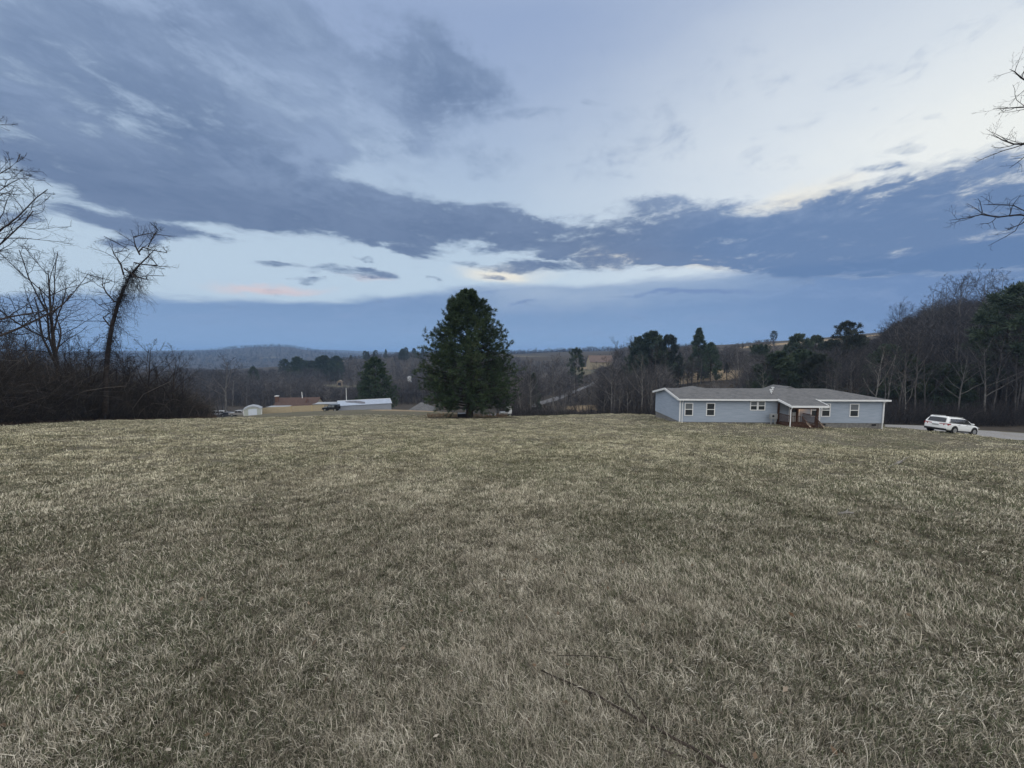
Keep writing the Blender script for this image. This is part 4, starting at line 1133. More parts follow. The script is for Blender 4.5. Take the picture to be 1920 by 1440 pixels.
def understory():
    rg = np.random.default_rng(61)
    xs, ys, hs = [], [], []
    for (pa, pb_), (da, db), n, hm in (((1655, 2150), (57, 90), 5200, 4.2), ((1200, 1660), (60, 110), 2600, 3.0), ((940, 1240), (66, 150), 3000, 3.0), ((380, 960), (168, 240), 1600, 4.0), ((330, 430), (112, 135), 300, 2.5)):
        px = rg.uniform(pa, pb_, n); D = da + (db - da) * rg.random(n) ** 1.5
        x = (px - 960) / FPX * D; ok = ~is_clear(x, D)
        xs.append(x[ok]); ys.append(D[ok]); hs.append(hm * rg.uniform(.35, 1.0, ok.sum()))
    x, y, h = map(np.concatenate, (xs, ys, hs)); N = len(x)
    pts = np.empty((N, 4, 3)); pts[:, 0] = np.stack([x, y, T(x, y) - .1], 1)
    d = _norm(np.stack([rg.normal(0, .3, N), rg.normal(0, .3, N), np.ones(N)], 1))
    for i in range(1, 4):
        d = _norm(d + rg.normal(0, .18, (N, 3))); pts[:, i] = pts[:, i - 1] + d * (h / 3)[:, None]
    rad = np.linspace(1, .5, 4)[None] * (.012 + .00016 * y)[:, None]
    c1 = grow(rg, pts, rad, 6, .5, 48, .15, .35, .15, .6, 3, .013)
    V, q = merge([tubes(pts, rad, 3), tubes(*c1, 3)])
    tint = np.clip(rg.normal(.45, .2, len(V) // 9 + 1), 0, 1).repeat(9)[:len(V)]
    m = tint_material('undergrowth', [(0.0, (.019, .018, .020)), (.5, (.042, .039, .042)), (1.0, (.115, .104, .100))])
    tag(obj('undergrowth', np_mesh('undergrowth', V, q, mats=[m], tint=tint)), 'leafless undergrowth along the edges of the woods', kind='stuff')
understory()

# ------------------------------------------------------------------ materials for built things
def siding(name, lo, hi, pitch=.115):
    m = bpy.data.materials.new(name); m.use_nodes = True
    t = NT(m.node_tree); b = m.node_tree.nodes['Principled BSDF']; b.inputs['Roughness'].default_value = .65; b.inputs['Specular IOR Level'].default_value = .3
    co = t.n('ShaderNodeTexCoord').outputs['Object']
    nz = t.noise(t.mapping(co, scale=(.5, .5, 7.0)), 1.4, 5, .65)
    t.link(t.mix(t.ss(nz, .3, .7), lo, hi), b.inputs['Base Color'])
    sp = t.n('ShaderNodeSeparateXYZ'); t.link(co, sp.inputs[0])
    fr = t.math('FRACT', t.math('DIVIDE', sp.outputs[2], pitch))
    bn = t.n('ShaderNodeBump'); bn.inputs['Strength'].default_value = 1.0; bn.inputs['Distance'].default_value = .02
    t.link(t.math('SUBTRACT', 1.0, fr), bn.inputs['Height']); t.link(bn.outputs[0], b.inputs['Normal'])
    return m
def shingle(name, lo, hi, sc=1.0):
    m = bpy.data.materials.new(name); m.use_nodes = True
    t = NT(m.node_tree); b = m.node_tree.nodes['Principled BSDF']; b.inputs['Roughness'].default_value = .9; b.inputs['Specular IOR Level'].default_value = .2
    co = t.n('ShaderNodeTexCoord').outputs['Object']
    br = t.n('ShaderNodeTexBrick'); t.link(t.mapping(co, scale=(1, 1, 1)), br.inputs['Vector'])
    br.inputs['Color1'].default_value = (*lo, 1); br.inputs['Color2'].default_value = (*hi, 1); br.inputs['Mortar'].default_value = (*[c * .6 for c in lo], 1)
    br.inputs['Scale'].default_value = 2.2 * sc; br.inputs['Mortar Size'].default_value = .015; br.inputs['Bias'].default_value = 0.0
    br.inputs['Row Height'].default_value = .3; br.inputs['Brick Width'].default_value = .7
    nz = t.noise(co, .9, 5, .6)
    t.link(t.mix(t.ss(nz, .35, .7, 0, .5), br.outputs[0], hi), b.inputs['Base Color'])
    return m
M_siding = siding('lap_siding', (.290, .345, .425), (.370, .425, .510))
M_trim = material('white_trim', (.78, .79, .80), .5, .4, var=.05)
M_shingle = shingle('grey_shingle', (.085, .087, .093), (.150, .151, .158))
M_block = material('concrete_block', (.200, .195, .188), .95, .1, var=.25, vscale=4, bump=.5, bscale=12)
M_glass = material('window_glass', (.030, .036, .042), .06, .8)
M_blind = material('window_blind', (.150, .165, .180), .25, .6)
M_wood = material('stained_wood', (.070, .036, .024), .7, .3, var=.3, vscale=6)
M_treated = material('weathered_wood', (.260, .215, .165), .85, .2, var=.3, vscale=5)
M_black = material('black_plastic', (.012, .012, .014), .5, .4)
M_metal = material('grey_metal', (.36, .37, .38), .45, .5, .3, var=.1)
M_white = material('white_paint', (.80, .81, .82), .5, .4, var=.04)
M_door = material('door_paint', (.60, .60, .58), .5, .4)

# ------------------------------------------------------------------ the long house
RZ = math.radians(-2.5)
cR, sR = math.cos(RZ), math.sin(RZ)
FD = 42.0
x0 = P(1275, 765, FD).x
ze = P(1275, 748, FD).z                    # eave height
zg = ze - 3.25                             # foot of the foundation
def fa(px, b=0.0, py=765):
    """Distance along the facade seen at column px, b metres behind the facade."""
    q = P(px, py, 1.0); u = q.x / 1.0
    xo, yo = x0 - sR * b, FD + cR * b
    return (u * yo - xo) / (cR - u * sR)
HL = fa(1657); HW = 8.2; EH = 3.25; FB = .72     # length, depth, eave, foundation height
RH = EH + .74                               # ridge
house = empty('long_house', (x0, FD, zg), 'long single-storey grey-blue house with a grey shingle roof and a small covered porch', 'house', RZ)
mw = MB()
# walls: four sheets with thickness, the left one with its gable
mw.box((0, 0, FB), (HL, .15, EH)); mw.box((0, HW - .15, FB), (HL, HW, EH))
mw.prism([(0, .15, FB), (0, HW - .15, FB), (0, HW - .15, EH), (0, HW / 2, RH - .08), (0, .15, EH)], (.15, 0, 0))
mw.box((HL - .15, .15, FB), (HL, HW - .15, EH))
mw.build('wall', M_siding, house)
mf = MB(); mf.box((.04, .04, -1.2), (HL - .04, HW - .04, FB - .003)); mf.build('foundation', M_block, house)
# main roof: gable at the left end, hip at the right
ov, oe = .32, .28
e0 = EH - ov * .74 / (HW / 2)
hipx = HL + oe - 3.4
def slab(poly, th=.12):
    mb = MB(); mb.prism([Vector(p) for p in poly], (0, 0, th)); return mb
rf = MB()
for poly in ([(-oe, -ov, e0), (HL + oe, -ov, e0), (hipx, HW/2, RH), (-oe, HW/2, RH)],
             [(-oe, HW + ov, e0), (-oe, HW/2, RH), (hipx, HW/2, RH), (HL + oe, HW + ov, e0)],
             [(HL + oe, -ov, e0), (HL + oe, HW + ov, e0), (hipx, HW/2, RH)]):
    rf.prism(poly, (0, 0, .11))
rf.build('roof', M_shingle, house)
# rear cross gables that show above the ridge
for px, wdt, hgt in ((1470, 1.3, .24), (1310, 1.6, .03)):
    a = fa(px, HW * .75); top = RH + hgt
    mb = MB(); z_ = RH - .25
    mb.prism([(a - wdt, HW * .62, z_), (a + wdt, HW * .62, z_), (a, HW * .62, top)], (0, HW * .38 + .3, 0)); mb.build('rear_gable_roof', M_shingle, house)
# gutter and gable boards
PA, PB = fa(1455), fa(1523)
g = MB(); g.box((-oe - .02, -ov - .10, e0 - .07), (PA, -ov - .003, e0 + .09)); g.build('gutter', M_trim, house)
g = MB(); g.box((PB, -ov - .10, e0 - .07), (HL + oe + .1, -ov - .003, e0 + .09)); g.build('gutter', M_trim, house)
g = MB()
g.bar((-oe - .03, -ov, e0 + .02), (-oe - .03, HW/2, RH + .02), .05, .24); g.bar((-oe - .03, HW/2, RH + .02), (-oe - .03, HW + ov, e0 + .02), .05, .24)
g.build('gable_board', M_trim, house)
for a in (.0, HL):
    g = MB(); s = -1 if a == 0 else 1
    g.box((a - .07, -.03, FB), (a + .07, -.003, EH - .02)); g.build('corner_board', M_trim, house)
def spout(a, y=-.06, z0=.05, z1=EH - .12):
    mb = MB(); mb.tube([(a, -ov - .06, e0 - .05), (a, y - .05, e0 - .35), (a, y - .05, z0 + .1), (a, y - .25, z0)], .045, 8); return mb.build('downspout', M_trim, house)
spout(.22); spout(HL - .12)
# windows: frame, upper and lower pane
def window(a0, a1, z0, z1, blind=True, y=0.0):
    f = MB(); t_ = .085
    f.box((a0, y - .05, z0), (a1, y - .003, z0 + t_)); f.box((a0, y - .05, z1 - t_), (a1, y - .003, z1))
    f.box((a0, y - .05, z0 + t_), (a0 + t_, y - .003, z1 - t_)); f.box((a1 - t_, y - .05, z0 + t_), (a1, y - .003, z1 - t_))
    zm = (z0 + z1) / 2; f.box((a0 + t_, y - .045, zm - .035), (a1 - t_, y - .003, zm + .035))
    wn = f.build('window', M_trim, house)
    MB().box((a0 + t_, y - .022, z0 + t_), (a1 - t_, y - .004, zm - .035)).build('pane', M_glass, wn)
    MB().box((a0 + t_, y - .022, zm + .035), (a1 - t_, y - .004, z1 - t_)).build('pane', M_blind if blind else M_glass, wn)
zt, zb = EH - .42, EH - 1.86
for l, r in ((1283.5, 1299.5), (1324, 1340.5), (1540, 1557), (1593, 1610.5)): window(fa(l), fa(r), zb, zt, r != 1340.5)
window(fa(1406), fa(1420), EH - 1.22, EH - .18); window(fa(1420.4), fa(1434.5), EH - 1.22, EH - .18)
window(fa(1520.5), fa(1537), zb, zt)
# vents in the foundation and on the roof
for px in (1412, 1546, 1641): 
    a = fa(px); MB().box((a - .22, .01, FB - .30), (a + .22, .037, FB - .10)).build('foundation_vent', M_black, house)
def roofz(y): return e0 + (y + ov) * (RH - e0) / (HW / 2 + ov) + .11
for px, yy, r, h, mt in ((1447, 3.3, .10, .30, M_white), (1443.5, 2.4, .08, .24, M_white), (1445, 1.9, .07, .20, M_white)):
    a = fa(px, yy); v_ = MB().tube([(a, yy, roofz(yy) - .1), (a, yy, roofz(yy) + h)], r * .6, 8); v_.tube([(a, yy, roofz(yy) + h - .02), (a, yy, roofz(yy) + h + .07)], r * 1.5, 8)
    v_.build('roof_vent', mt, house)
# porch
PD = 2.2                                     # projection
pl, pr = fa(1457), fa(1533, -PD) + .15
pz = e0 - .40
pm = MB()
A0, A1 = PA - .05, pr + .75
pm.prism([(A0, -ov - .02, e0 + .05), (A1 + .2, -ov - .02, e0 + .05), (A1, -PD - .25, pz), (A0 + .02, -PD - .25, pz)], (0, 0, .10))
pm.prism([(A0 + 1.0, 1.2, roofz(1.2) - .02), (A1 - .6, 1.0, roofz(1.0) - .02), (A1 + .2, -ov - .02, e0 + .10), (A0, -ov - .02, e0 + .10)], (0, 0, .05))
pm.build('porch_roof', M_shingle, house)
g = MB(); g.box((A0 - .03, -PD - .34, pz - .10), (A1 + .03, -PD - .253, pz + .09)); g.bar((A0 - .03, -ov - .05, e0 + .06), (A0 - .03, -PD - .25, pz + .03), .05, .22); g.bar((A1 + .2, -ov - .05, e0 + .06), (A1 + .03, -PD - .25, pz + .03), .05, .22); g.build('porch_fascia', M_trim, house)
g = MB(); g.box((pl, -PD, pz - .30), (pr, -PD + .14, pz - .10)); g.build('porch_beam', M_wood, house)
DKZ = FB + .10
g = MB(); g.box((pl, -PD, DKZ - .22), (pr, -.004, DKZ)); g.build('porch_deck', M_wood, house)
g = MB()
for a in np.arange(pl + .05, pr - .05, .16): g.box((a, -PD + .02, -.9), (a + .11, -PD + .05, DKZ - .223))
g.build('deck_skirt', M_wood, house)
for a, y in ((pl + .08, -PD + .08), (pr - .08, -PD + .08), (pl + .08, -.14), (pr - .75, -.14)):
    MB().box((a - .075, y - .075, DKZ - .9 if y < -1 else DKZ), (a + .075, y + .075, pz - (.303 if y < -1 else -.05))).build('porch_post', M_wood, house)
def railing(a, b_, nm='railing'):
    mb = MB(); a = Vector(a); b_ = Vector(b_); up = Vector((0, 0, .95))
    mb.bar(a + up, b_ + up, .09, .05); mb.bar(a + up * .12, b_ + up * .12, .05, .05)
    n = max(2, int((b_ - a).length / .13))
    for i in range(n + 1):
        q = a + (b_ - a) * (i / n); mb.bar(q + up * .13, q + up * .99, .035)
    return mb.build(nm, M_wood, house)
s0, s1 = pl + 1.15, pr - .35
railing((pl + .16, -PD + .08, DKZ), (s0 - .1, -PD + .08, DKZ)); railing((pl + .08, -PD + .16, DKZ), (pl + .08, -.22, DKZ)); railing((pr - .08, -PD + .16, DKZ), (pr - .08, -.06, DKZ))
for i in range(4):
    MB().box((s0 + .1, -PD - .3 * (i + 1), DKZ - .19 * (i + 1) - .05), (s1 - .1, -PD - .3 * i - .004, DKZ - .19 * (i + 1))).build('step', M_wood, house)
for a in (s0, s1):
    railing((a, -PD - .02, DKZ - .02), (a, -PD - 1.15, DKZ - .80), 'stair_rail')
    MB().bar((a, -PD - .75, DKZ + .42), (a, -PD - 1.30, DKZ + .05), .15, .04).build('rail_cap', M_treated, house)
# door, lamp and the spout at the porch corner
da, db_ = fa(1481), fa(1496)
dr = MB().box((da, -.06, DKZ + .01), (da + .95, -.003, DKZ + 2.06)).build('door', M_door, house)
MB().box((da + .2, -.075, DKZ + 1.05), (da + .75, -.062, DKZ + 1.9)).build('door_window', M_glass, dr)
MB().tube([(da + .86, -.06, DKZ + 1.0), (da + .86, -.13, DKZ + 1.0)], .03, 8).build('handle', M_metal, dr)
g = MB(); g.box((da - .10, -.05, DKZ), (da - .004, -.004, DKZ + 2.15)); g.box((da + .954, -.05, DKZ), (da + 1.05, -.004, DKZ + 2.15)); g.build('door_trim', M_trim, house)
la = da + 1.28
MB().box((la - .07, -.14, DKZ + 1.62), (la + .07, -.004, DKZ + 1.92)).build('porch_lamp', material('lit_lamp', (.9, .6, .35), .5, .3, emit=(1.0, .52, .22), estr=4.0), house)
pl_ = bpy.data.lights.new('porch_light', 'POINT'); pl_.energy = 14; pl_.color = (1.0, .55, .28); pl_.shadow_soft_size = .08
plo = bpy.data.objects.new('porch_light', pl_); C.objects.link(plo); plo.parent = house; plo.location = (la, -.32, DKZ + 1.75)
MB().tube([(A0 + .12, -PD - .30, pz - .10), (pl - .02, -PD - .05, pz - .35), (pl - .02, -PD - .05, .15), (pl - .05, -PD - .35, .02)], .05, 8).build('downspout', M_trim, house)
MB().tube([(A1 - .1, -PD - .30, pz - .10), (pr + .10, -PD - .02, pz - .3), (pr + .10, -PD - .02, DKZ + .3)], .045, 8).build('downspout', M_trim, house)
# meter cabinet on two posts left of the porch
def house_pt(a, b_, z): return (x0 + cR * a - sR * b_, FD + sR * a + cR * b_, z)
ma = fa(1451, -.6)
hp = house_pt(ma, -.6, 0); cz = gz(hp[0], hp[1])
cab = empty('meter_cabinet', (hp[0], hp[1], cz), 'grey utility meter cabinet on two posts beside the porch', 'utility box', RZ)
MB().box((-.36, -.14, .62), (.36, .14, 1.18)).build('cabinet', M_metal, cab, bevel=.02)
MB().tube([(-.12, -.20, .95), (-.12, -.14, .95)], .11, 12).build('meter', M_glass, cab)
for s in (-.22, .20): MB().tube([(s, 0, -.3), (s, 0, .62)], .06, 8).build('post', M_metal, cab)

# ------------------------------------------------------------------ vehicles
M_carwhite = material('white_car_paint', (.80, .82, .84), .25, .5)
M_carglass = material('dark_car_glass', (.012, .014, .018), .05, .9)
M_tyre = material('tyre', (.016, .016, .017), .9, .2)
M_rim = material('rim', (.42, .43, .44), .3, .5, .8)
M_red = material('tail_red', (.28, .012, .014), .25, .5)
M_lens = material('clear_lens', (.55, .57, .60), .1, .7)
def wheel(parent, x, y, r, wd=.23):
    s = 1 if y > 0 else -1
    w_ = MB(); w_.tube([(x, y - s * wd, r), (x, y, r)], r, 24); wo_ = w_.build('wheel', M_tyre, parent, bevel=.03)
    rm = MB(); rm.tube([(x, y - s * .02, r), (x, y + s * .012, r)], r * .64, 18); rm.build('rim', M_rim, wo_)
    return wo_
def loft(rings, cap=True):
    mb = MB(); n = len(rings[0]); vs = [p for r in rings for p in r]; fs = []
    for i in range(len(rings) - 1):
        for j in range(n): fs.append((i*n + j, i*n + (j+1) % n, (i+1)*n + (j+1) % n, (i+1)*n + j))
    if cap: fs.append(tuple(range(n))); fs.append(tuple(range((len(rings)-1)*n, len(rings)*n)))
    return mb.add(vs, fs)

def white_suv():
    cx, cy_ = 42.95, 37.15
    hd = math.radians(13)
    zr, zf = gz(cx - 1.4 * math.cos(hd), cy_ - 1.4 * math.sin(hd)), gz(cx + 1.4 * math.cos(hd), cy_ + 1.4 * math.sin(hd))
    car = empty('parked_car', (cx, cy_, (zr + zf) / 2 - .02), 'white family SUV parked on the gravel driveway by the wood edge', 'car')
    car.rotation_euler = (0, math.atan2(zr - zf, 2.8), hd); car.scale = (.93, .93, .90)
    # lower body: x, half width, bottom, shoulder height
    st = [(-2.46, .80, .46, .92), (-2.40, .92, .36, 1.06), (-2.25, .97, .30, 1.12), (-1.6, .995, .27, 1.13), (0, 1.0, .26, 1.10), (.9, .995, .26, 1.08), (1.35, .985, .27, 1.06), (1.8, .965, .28, 1.03), (2.15, .92, .32, .97), (2.38, .80, .40, .86), (2.46, .62, .48, .74)]
    rings = []
    for x, hw, zb_, zs in st:
        zm = (zb_ + zs) / 2
        half = [(hw * .90, zb_), (hw, zb_ + .12), (hw * 1.01, zm), (hw * .985, zs - .10), (hw * .93, zs), (hw * .45, zs + .035)]
        rings.append([(x, -y, z) for y, z in half] + [(x, y, z) for y, z in half[::-1]])
    body = loft(rings)
    # cabin: x bottom, x top per station follows the slope of both windscreens
    cb = [(-2.40, 1.06, .86), (-2.30, 1.26, .85), (-2.10, 1.62, .78), (-1.95, 1.71, .74), (-1.2, 1.765, .73), (-.3, 1.77, .72), (.35, 1.70, .69), (.75, 1.53, .72), (1.12, 1.28, .78), (1.45, 1.05, .84)]
    rings = []
    for x, zt_, hw in cb:
        zs = 1.05; k = (zt_ - zs) / .72
        half = [(.93, zs - .02), (.93 - .07 * k, zs + (zt_ - zs) * .45), (.93 - .17 * k, zt_ - .07 * k), (.93 - .27 * k, zt_ - .01), (.40, zt_ + .015 * k)]
        rings.append([(x, -y, z) for y, z in half] + [(x, y, z) for y, z in half[::-1]])
    cabin = loft(rings)
    body.add(cabin.v, cabin.f)
    bo = body.build('body', M_carwhite, car, smooth=True)
    md = bo.modifiers.new('sub', 'SUBSURF'); md.levels = 1; md.render_levels = 2
    # side glass in three panes, both sides
    for s in (-1, 1):
        for poly in ([(-2.02, .900, 1.22), (-1.20, .918, 1.17), (-1.20, .820, 1.60), (-1.88, .820, 1.585)],
                     [(-1.13, .918, 1.165), (-.08, .922, 1.15), (-.08, .815, 1.625), (-1.13, .818, 1.605)],
                     [(-.01, .922, 1.148), (1.12, .915, 1.125), (.58, .845, 1.49), (.28, .822, 1.605), (-.01, .815, 1.625)]):
            MB().prism([(x, s * (y + .012), z) for x, y, z in poly], (0, -s * .03, 0)).build('side_window', M_carglass, car)
        MB().prism([(-2.475, s * .30, .96), (-2.44, s * .88, .985), (-2.44, s * .88, 1.045), (-2.47, s * .30, 1.03)], (.03, 0, 0)).build('light_bar', M_red, car)
        tl = MB(); tl.prism([(-2.46, s * .62, .84), (-2.36, s * .975, .86), (-2.36, s * .975, 1.055), (-2.46, s * .62, 1.03)], (.04, 0, 0))
        tl.prism([(-2.36, s * .985, .90), (-2.02, s * 1.005, 1.00), (-2.12, s * 1.0, 1.07), (-2.36, s * .98, 1.055)], (0, -s * .03, 0)); tl.build('taillight', M_red, car)
        MB().prism([(2.46, s * .50, .74), (2.34, s * .90, .78), (2.24, s * .93, .90), (2.40, s * .55, .86)], (-.05, 0, 0)).build('headlight', M_lens, car)
        mr = MB(); mr.box((.92, s * .95, 1.10) if s > 0 else (.92, -1.14, 1.10), (1.06, s * 1.14, 1.26) if s > 0 else (1.06, -.95, 1.26)); mr.build('wing_mirror', M_carwhite, car, bevel=.03)
        MB().bar((-1.9, s * .70, 1.795), (.1, s * .68, 1.81), .05, .05).build('roof_rail', M_metal, car)
        for hx in (-.95, .18): MB().box((hx, min(s * 1.0, s * 1.03), .985), (hx + .2, max(s * 1.0, s * 1.03), 1.02)).build('door_handle', M_metal, car)
        MB().box((-1.05, min(s * .955, s * 1.015), .25), (1.05, max(s * .955, s * 1.015), .37)).build('sill_cladding', M_black, car)
        for wx in (-1.42, 1.45):
            arch = MB(); arch.tube([(wx, s * .80, .42), (wx, s * 1.008, .42)], .47, 24); arch.build('wheel_arch', M_black, car)
            wheel(car, wx, s * 1.02, .38)
    MB().prism([(-2.365, -.72, 1.18), (-2.365, .72, 1.18), (-2.155, .66, 1.60), (-2.155, -.66, 1.60)], (-.035, 0, .0)).build('rear_window', M_carglass, car, bevel=.01)
    MB().prism([(1.36, -.74, 1.11), (1.36, .74, 1.11), (.52, .62, 1.64), (.52, -.62, 1.64)], (.04, 0, .03)).build('windscreen', M_carglass, car)
    MB().box((-2.52, -.86, .30), (-2.30, .86, .52)).build('rear_bumper', M_black, car, bevel=.04)
    MB().box((-2.495, -.26, .80), (-2.44, .26, .93)).build('number_plate', M_metal, car)
    MB().box((2.36, -.70, .38), (2.50, .70, .60)).build('grille', M_black, car, bevel=.03)
    MB().prism([(-2.12, -.62, 1.70), (-2.12, .62, 1.70), (-2.02, .62, 1.75), (-2.02, -.62, 1.75)], (-.16, 0, -.01)).build('spoiler', M_carwhite, car)
white_suv()

def simple_vehicle(name, px, py, D, rz, label, prof, wdt, cabs, wheels, wr, mat, glass=M_carglass, z=None):
    q = P(px, py, D); q.z = gz(q.x, q.y) if z is None else z
    v = empty(name, q, label, 'car', rz)
    b = MB().prism([(x, -wdt / 2, zz_) for x, zz_ in prof], (0, wdt, 0)); b.build('body', mat, v, bevel=.06)
    for poly in cabs:
        for s in (-1, 1):
            MB().prism([(x, s * (wdt / 2 + .012), zz_) for x, zz_ in poly], (0, -s * .03, 0)).build('side_window', glass, v)
    for wx in wheels:
        for s in (-1, 1): wheel(v, wx, s * (wdt / 2 + .02), wr)
    return v
M_carblack = material('black_car_paint', (.010, .010, .012), .3, .5)
M_carsilver = material('silver_car_paint', (.34, .33, .33), .35, .5, .4)
M_carnavy = material('dark_car_paint', (.035, .038, .048), .35, .5)
M_pale_glass = material('pale_glass', (.20, .22, .24), .2, .6)
jeep = simple_vehicle('off_road_car', 621.5, 769, 98, math.radians(182), 'black boxy off-road vehicle parked at the left end of the long metal-roofed shed',
    [(-1.95, .45), (1.9, .45), (2.0, .7), (1.95, .98), (.75, 1.05), (.45, 1.68), (-1.85, 1.72), (-1.95, 1.0)], 1.75,
    [[(.58, 1.10), (.34, 1.58), (-.25, 1.60), (-.25, 1.10)], [(-.40, 1.10), (-.40, 1.60), (-1.1, 1.61), (-1.1, 1.10)]], (-1.25, 1.3), .40, M_carblack, M_pale_glass)
MB().tube([(-1.97, 0, .95), (-2.2, 0, .95)], .36, 16).build('spare_wheel', M_tyre, jeep)
MB().box((1.98, -.8, .50), (2.12, .8, .68)).build('bumper', M_black, jeep)
simple_vehicle('pickup_truck', 450, 778.5, 112, math.radians(8), 'silver pickup parked just left of the white shed',
    [(-2.6, .45), (2.6, .45), (2.65, .75), (2.5, 1.02), (1.3, 1.10), (.75, 1.68), (-.9, 1.70), (-1.05, 1.12), (-2.6, 1.10)], 1.9,
    [[(1.12, 1.14), (.66, 1.60), (-.02, 1.61), (-.02, 1.14)], [(-.12, 1.14), (-.12, 1.61), (-.8, 1.61), (-.92, 1.14)]], (-1.7, 1.7), .40, M_carsilver)
simple_vehicle('sedan_car', 430, 779, 114, math.radians(-6), 'dark low car parked between the silver pickup and the big bare tree',
    [(-2.2, .35), (2.2, .35), (2.25, .65), (1.2, .85), (.5, 1.35), (-1.0, 1.37), (-1.7, .95), (-2.25, .9)], 1.75,
    [[(1.02, .90), (.45, 1.28), (-.2, 1.29), (-.2, .90)], [(-.3, .90), (-.3, 1.29), (-.95, 1.30), (-1.5, .94)]], (-1.35, 1.35), .33, M_carnavy)
simple_vehicle('van', 414, 778.5, 122, math.radians(12), 'pale vehicle half hidden behind the trunk of the big bare tree',
    [(-2.3, .4), (2.3, .4), (2.35, .85), (1.7, 1.05), (1.2, 1.75), (-2.25, 1.78), (-2.35, 1.0)], 1.85,
    [[(1.45, 1.10), (1.12, 1.62), (.3, 1.64), (.3, 1.10)], [(.2, 1.10), (.2, 1.64), (-.9, 1.65), (-.9, 1.10)], [(-1.0, 1.10), (-1.0, 1.65), (-2.0, 1.65), (-2.0, 1.10)]], (-1.5, 1.5), .36, material('pale_car_paint', (.50, .52, .55), .35, .5))

# ------------------------------------------------------------------ fence and buildings below the field
M_fence = siding('fence_board', (.370, .305, .200), (.470, .390, .270), 9.0)
M_fencepost = material('fence_post', (.52, .42, .25), .9, .1, var=.1)
f0, f1 = P(492, 775.5, 117), P(607, 770.5, 117)
f0.z, f1.z = gz(f0.x, f0.y), gz(f1.x, f1.y)
fence = empty('board_fence', f0, 'tan wooden privacy fence of upright boards beyond the field', 'fence')
fv = Vector((f1.x - f0.x, f1.y - f0.y, 0)); fl = fv.length; fd = fv.normalized()
rgf = np.random.default_rng(4)
def fence_pt(s): q = f0 + fd * s; return Vector((q.x - f0.x, q.y - f0.y, gz(q.x, q.y) - f0.z))
cuts = [0, fl * .47, fl * .81, fl]
for s0_, s1_ in zip(cuts[:-1], cuts[1:]):
    mb = MB()
    for s in np.arange(s0_, s1_ - .1, .15):
        q = fence_pt(s); hh = 1.85 + rgf.normal(0, .012); yo = rgf.normal(0, .004)
        mb.box((q.x, q.y - .012 + yo, q.z - .2), (q.x + .142, q.y + .012 + yo, q.z + hh))
    mb.build('board_panel', M_fence, fence)
for s in cuts:
    q = fence_pt(s); MB().box((q.x - .10, q.y - .12, q.z - .3), (q.x + .10, q.y - .02, q.z + 1.9)).build('post', M_fencepost, fence)
mb = MB()
for y in np.arange(.1, 6.0, .15):
    zz_ = gz(f0.x - .2 - y * .25, f0.y + y) - f0.z; mb.box((-.2 - y * .25, y, zz_ - .3), (-.175 - y * .25, y + .142, zz_ + 1.8))
mb.build('return_panel', M_fencepost, fence)

def gable_house(name, label, cat, p0, p1, depth, zeave, zridge, zbase, mwall, mroof, over=.3):
    """Long building between ground points p0 and p1 (front wall), ridge parallel to it."""
    v = Vector((p1.x - p0.x, p1.y - p0.y, 0)); L = v.length
    h = empty(name, (p0.x, p0.y, zbase), label, cat, math.atan2(v.y, v.x))
    ez, rz_ = zeave - zbase, zridge - zbase
    mb = MB()
    mb.box((.1, 0, 0), (L - .1, .12, ez)); mb.box((.1, depth - .12, 0), (L - .1, depth, ez))
    for a in (0, L - .1): mb.prism([(a, 0, 0), (a, depth, 0), (a, depth, ez), (a, depth / 2, rz_ - .05), (a, 0, ez)], (.1, 0, 0))
    mb.build('wall', mwall, h)
    sl = (rz_ - ez) / (depth / 2); mb = MB()
    mb.prism([(-over, -over, ez - over * sl), (L + over, -over, ez - over * sl), (L + over, depth / 2, rz_), (-over, depth / 2, rz_)], (0, 0, .08))
    mb.prism([(-over, depth + over, ez - over * sl), (-over, depth / 2, rz_), (L + over, depth / 2, rz_), (L + over, depth + over, ez - over * sl)], (0, 0, .08))
    mb.build('roof', mroof, h)
    return h, L, ez, rz_
M_metalroof = material('pale_metal_roof', (.31, .36, .45), .5, .4, var=.10, vscale=1.2)
M_shedwall = siding('shed_siding', (.255, .280, .330), (.320, .345, .395), .2)
a_, b_ = P(634.5, 769, 100), P(734, 769, 106)
shed, SL, se, sr = gable_house('long_shed', 'long low grey shed with a pale metal roof and a dark patch on it', 'shed', a_, b_, 6.0, P(634.5, 761.3, 100).z, P(634.5, 752, 103).z, gz(b_.x, b_.y) - .4, M_shedwall, M_metalroof, .15)
sl = (sr - se) / 3.0
pt = lambda a, y, up=.092: (a, y, se + y * sl + up)
MB().prism([pt(SL * .13, 2.4), pt(SL * .28, 2.55), pt(SL * .40, 2.3), pt(SL * .50, 1.4), pt(SL * .50, .35), pt(SL * .42, .5), pt(SL * .30, 1.2), pt(SL * .16, 1.7)], (0, 0, .02)).build('roof_patch', material('roof_patch', (.13, .135, .16), .8, .2, var=.4, vscale=2), shed)
mb = MB(); mb.box((-.16, 2.9, sr + .07), (SL + .16, 3.1, sr + .13)); mb.bar((SL + .17, -.15, se - .13), (SL + .17, 3.0, sr + .02), .05, .2); mb.bar((SL + .17, 3.0, sr + .02), (SL + .17, 6.15, se - .13), .05, .2); mb.build('roof_trim', M_trim, shed)
MB().box((-.03, -.035, .0), (.10, -.003, se - .05)).build('corner_board', M_trim, shed)

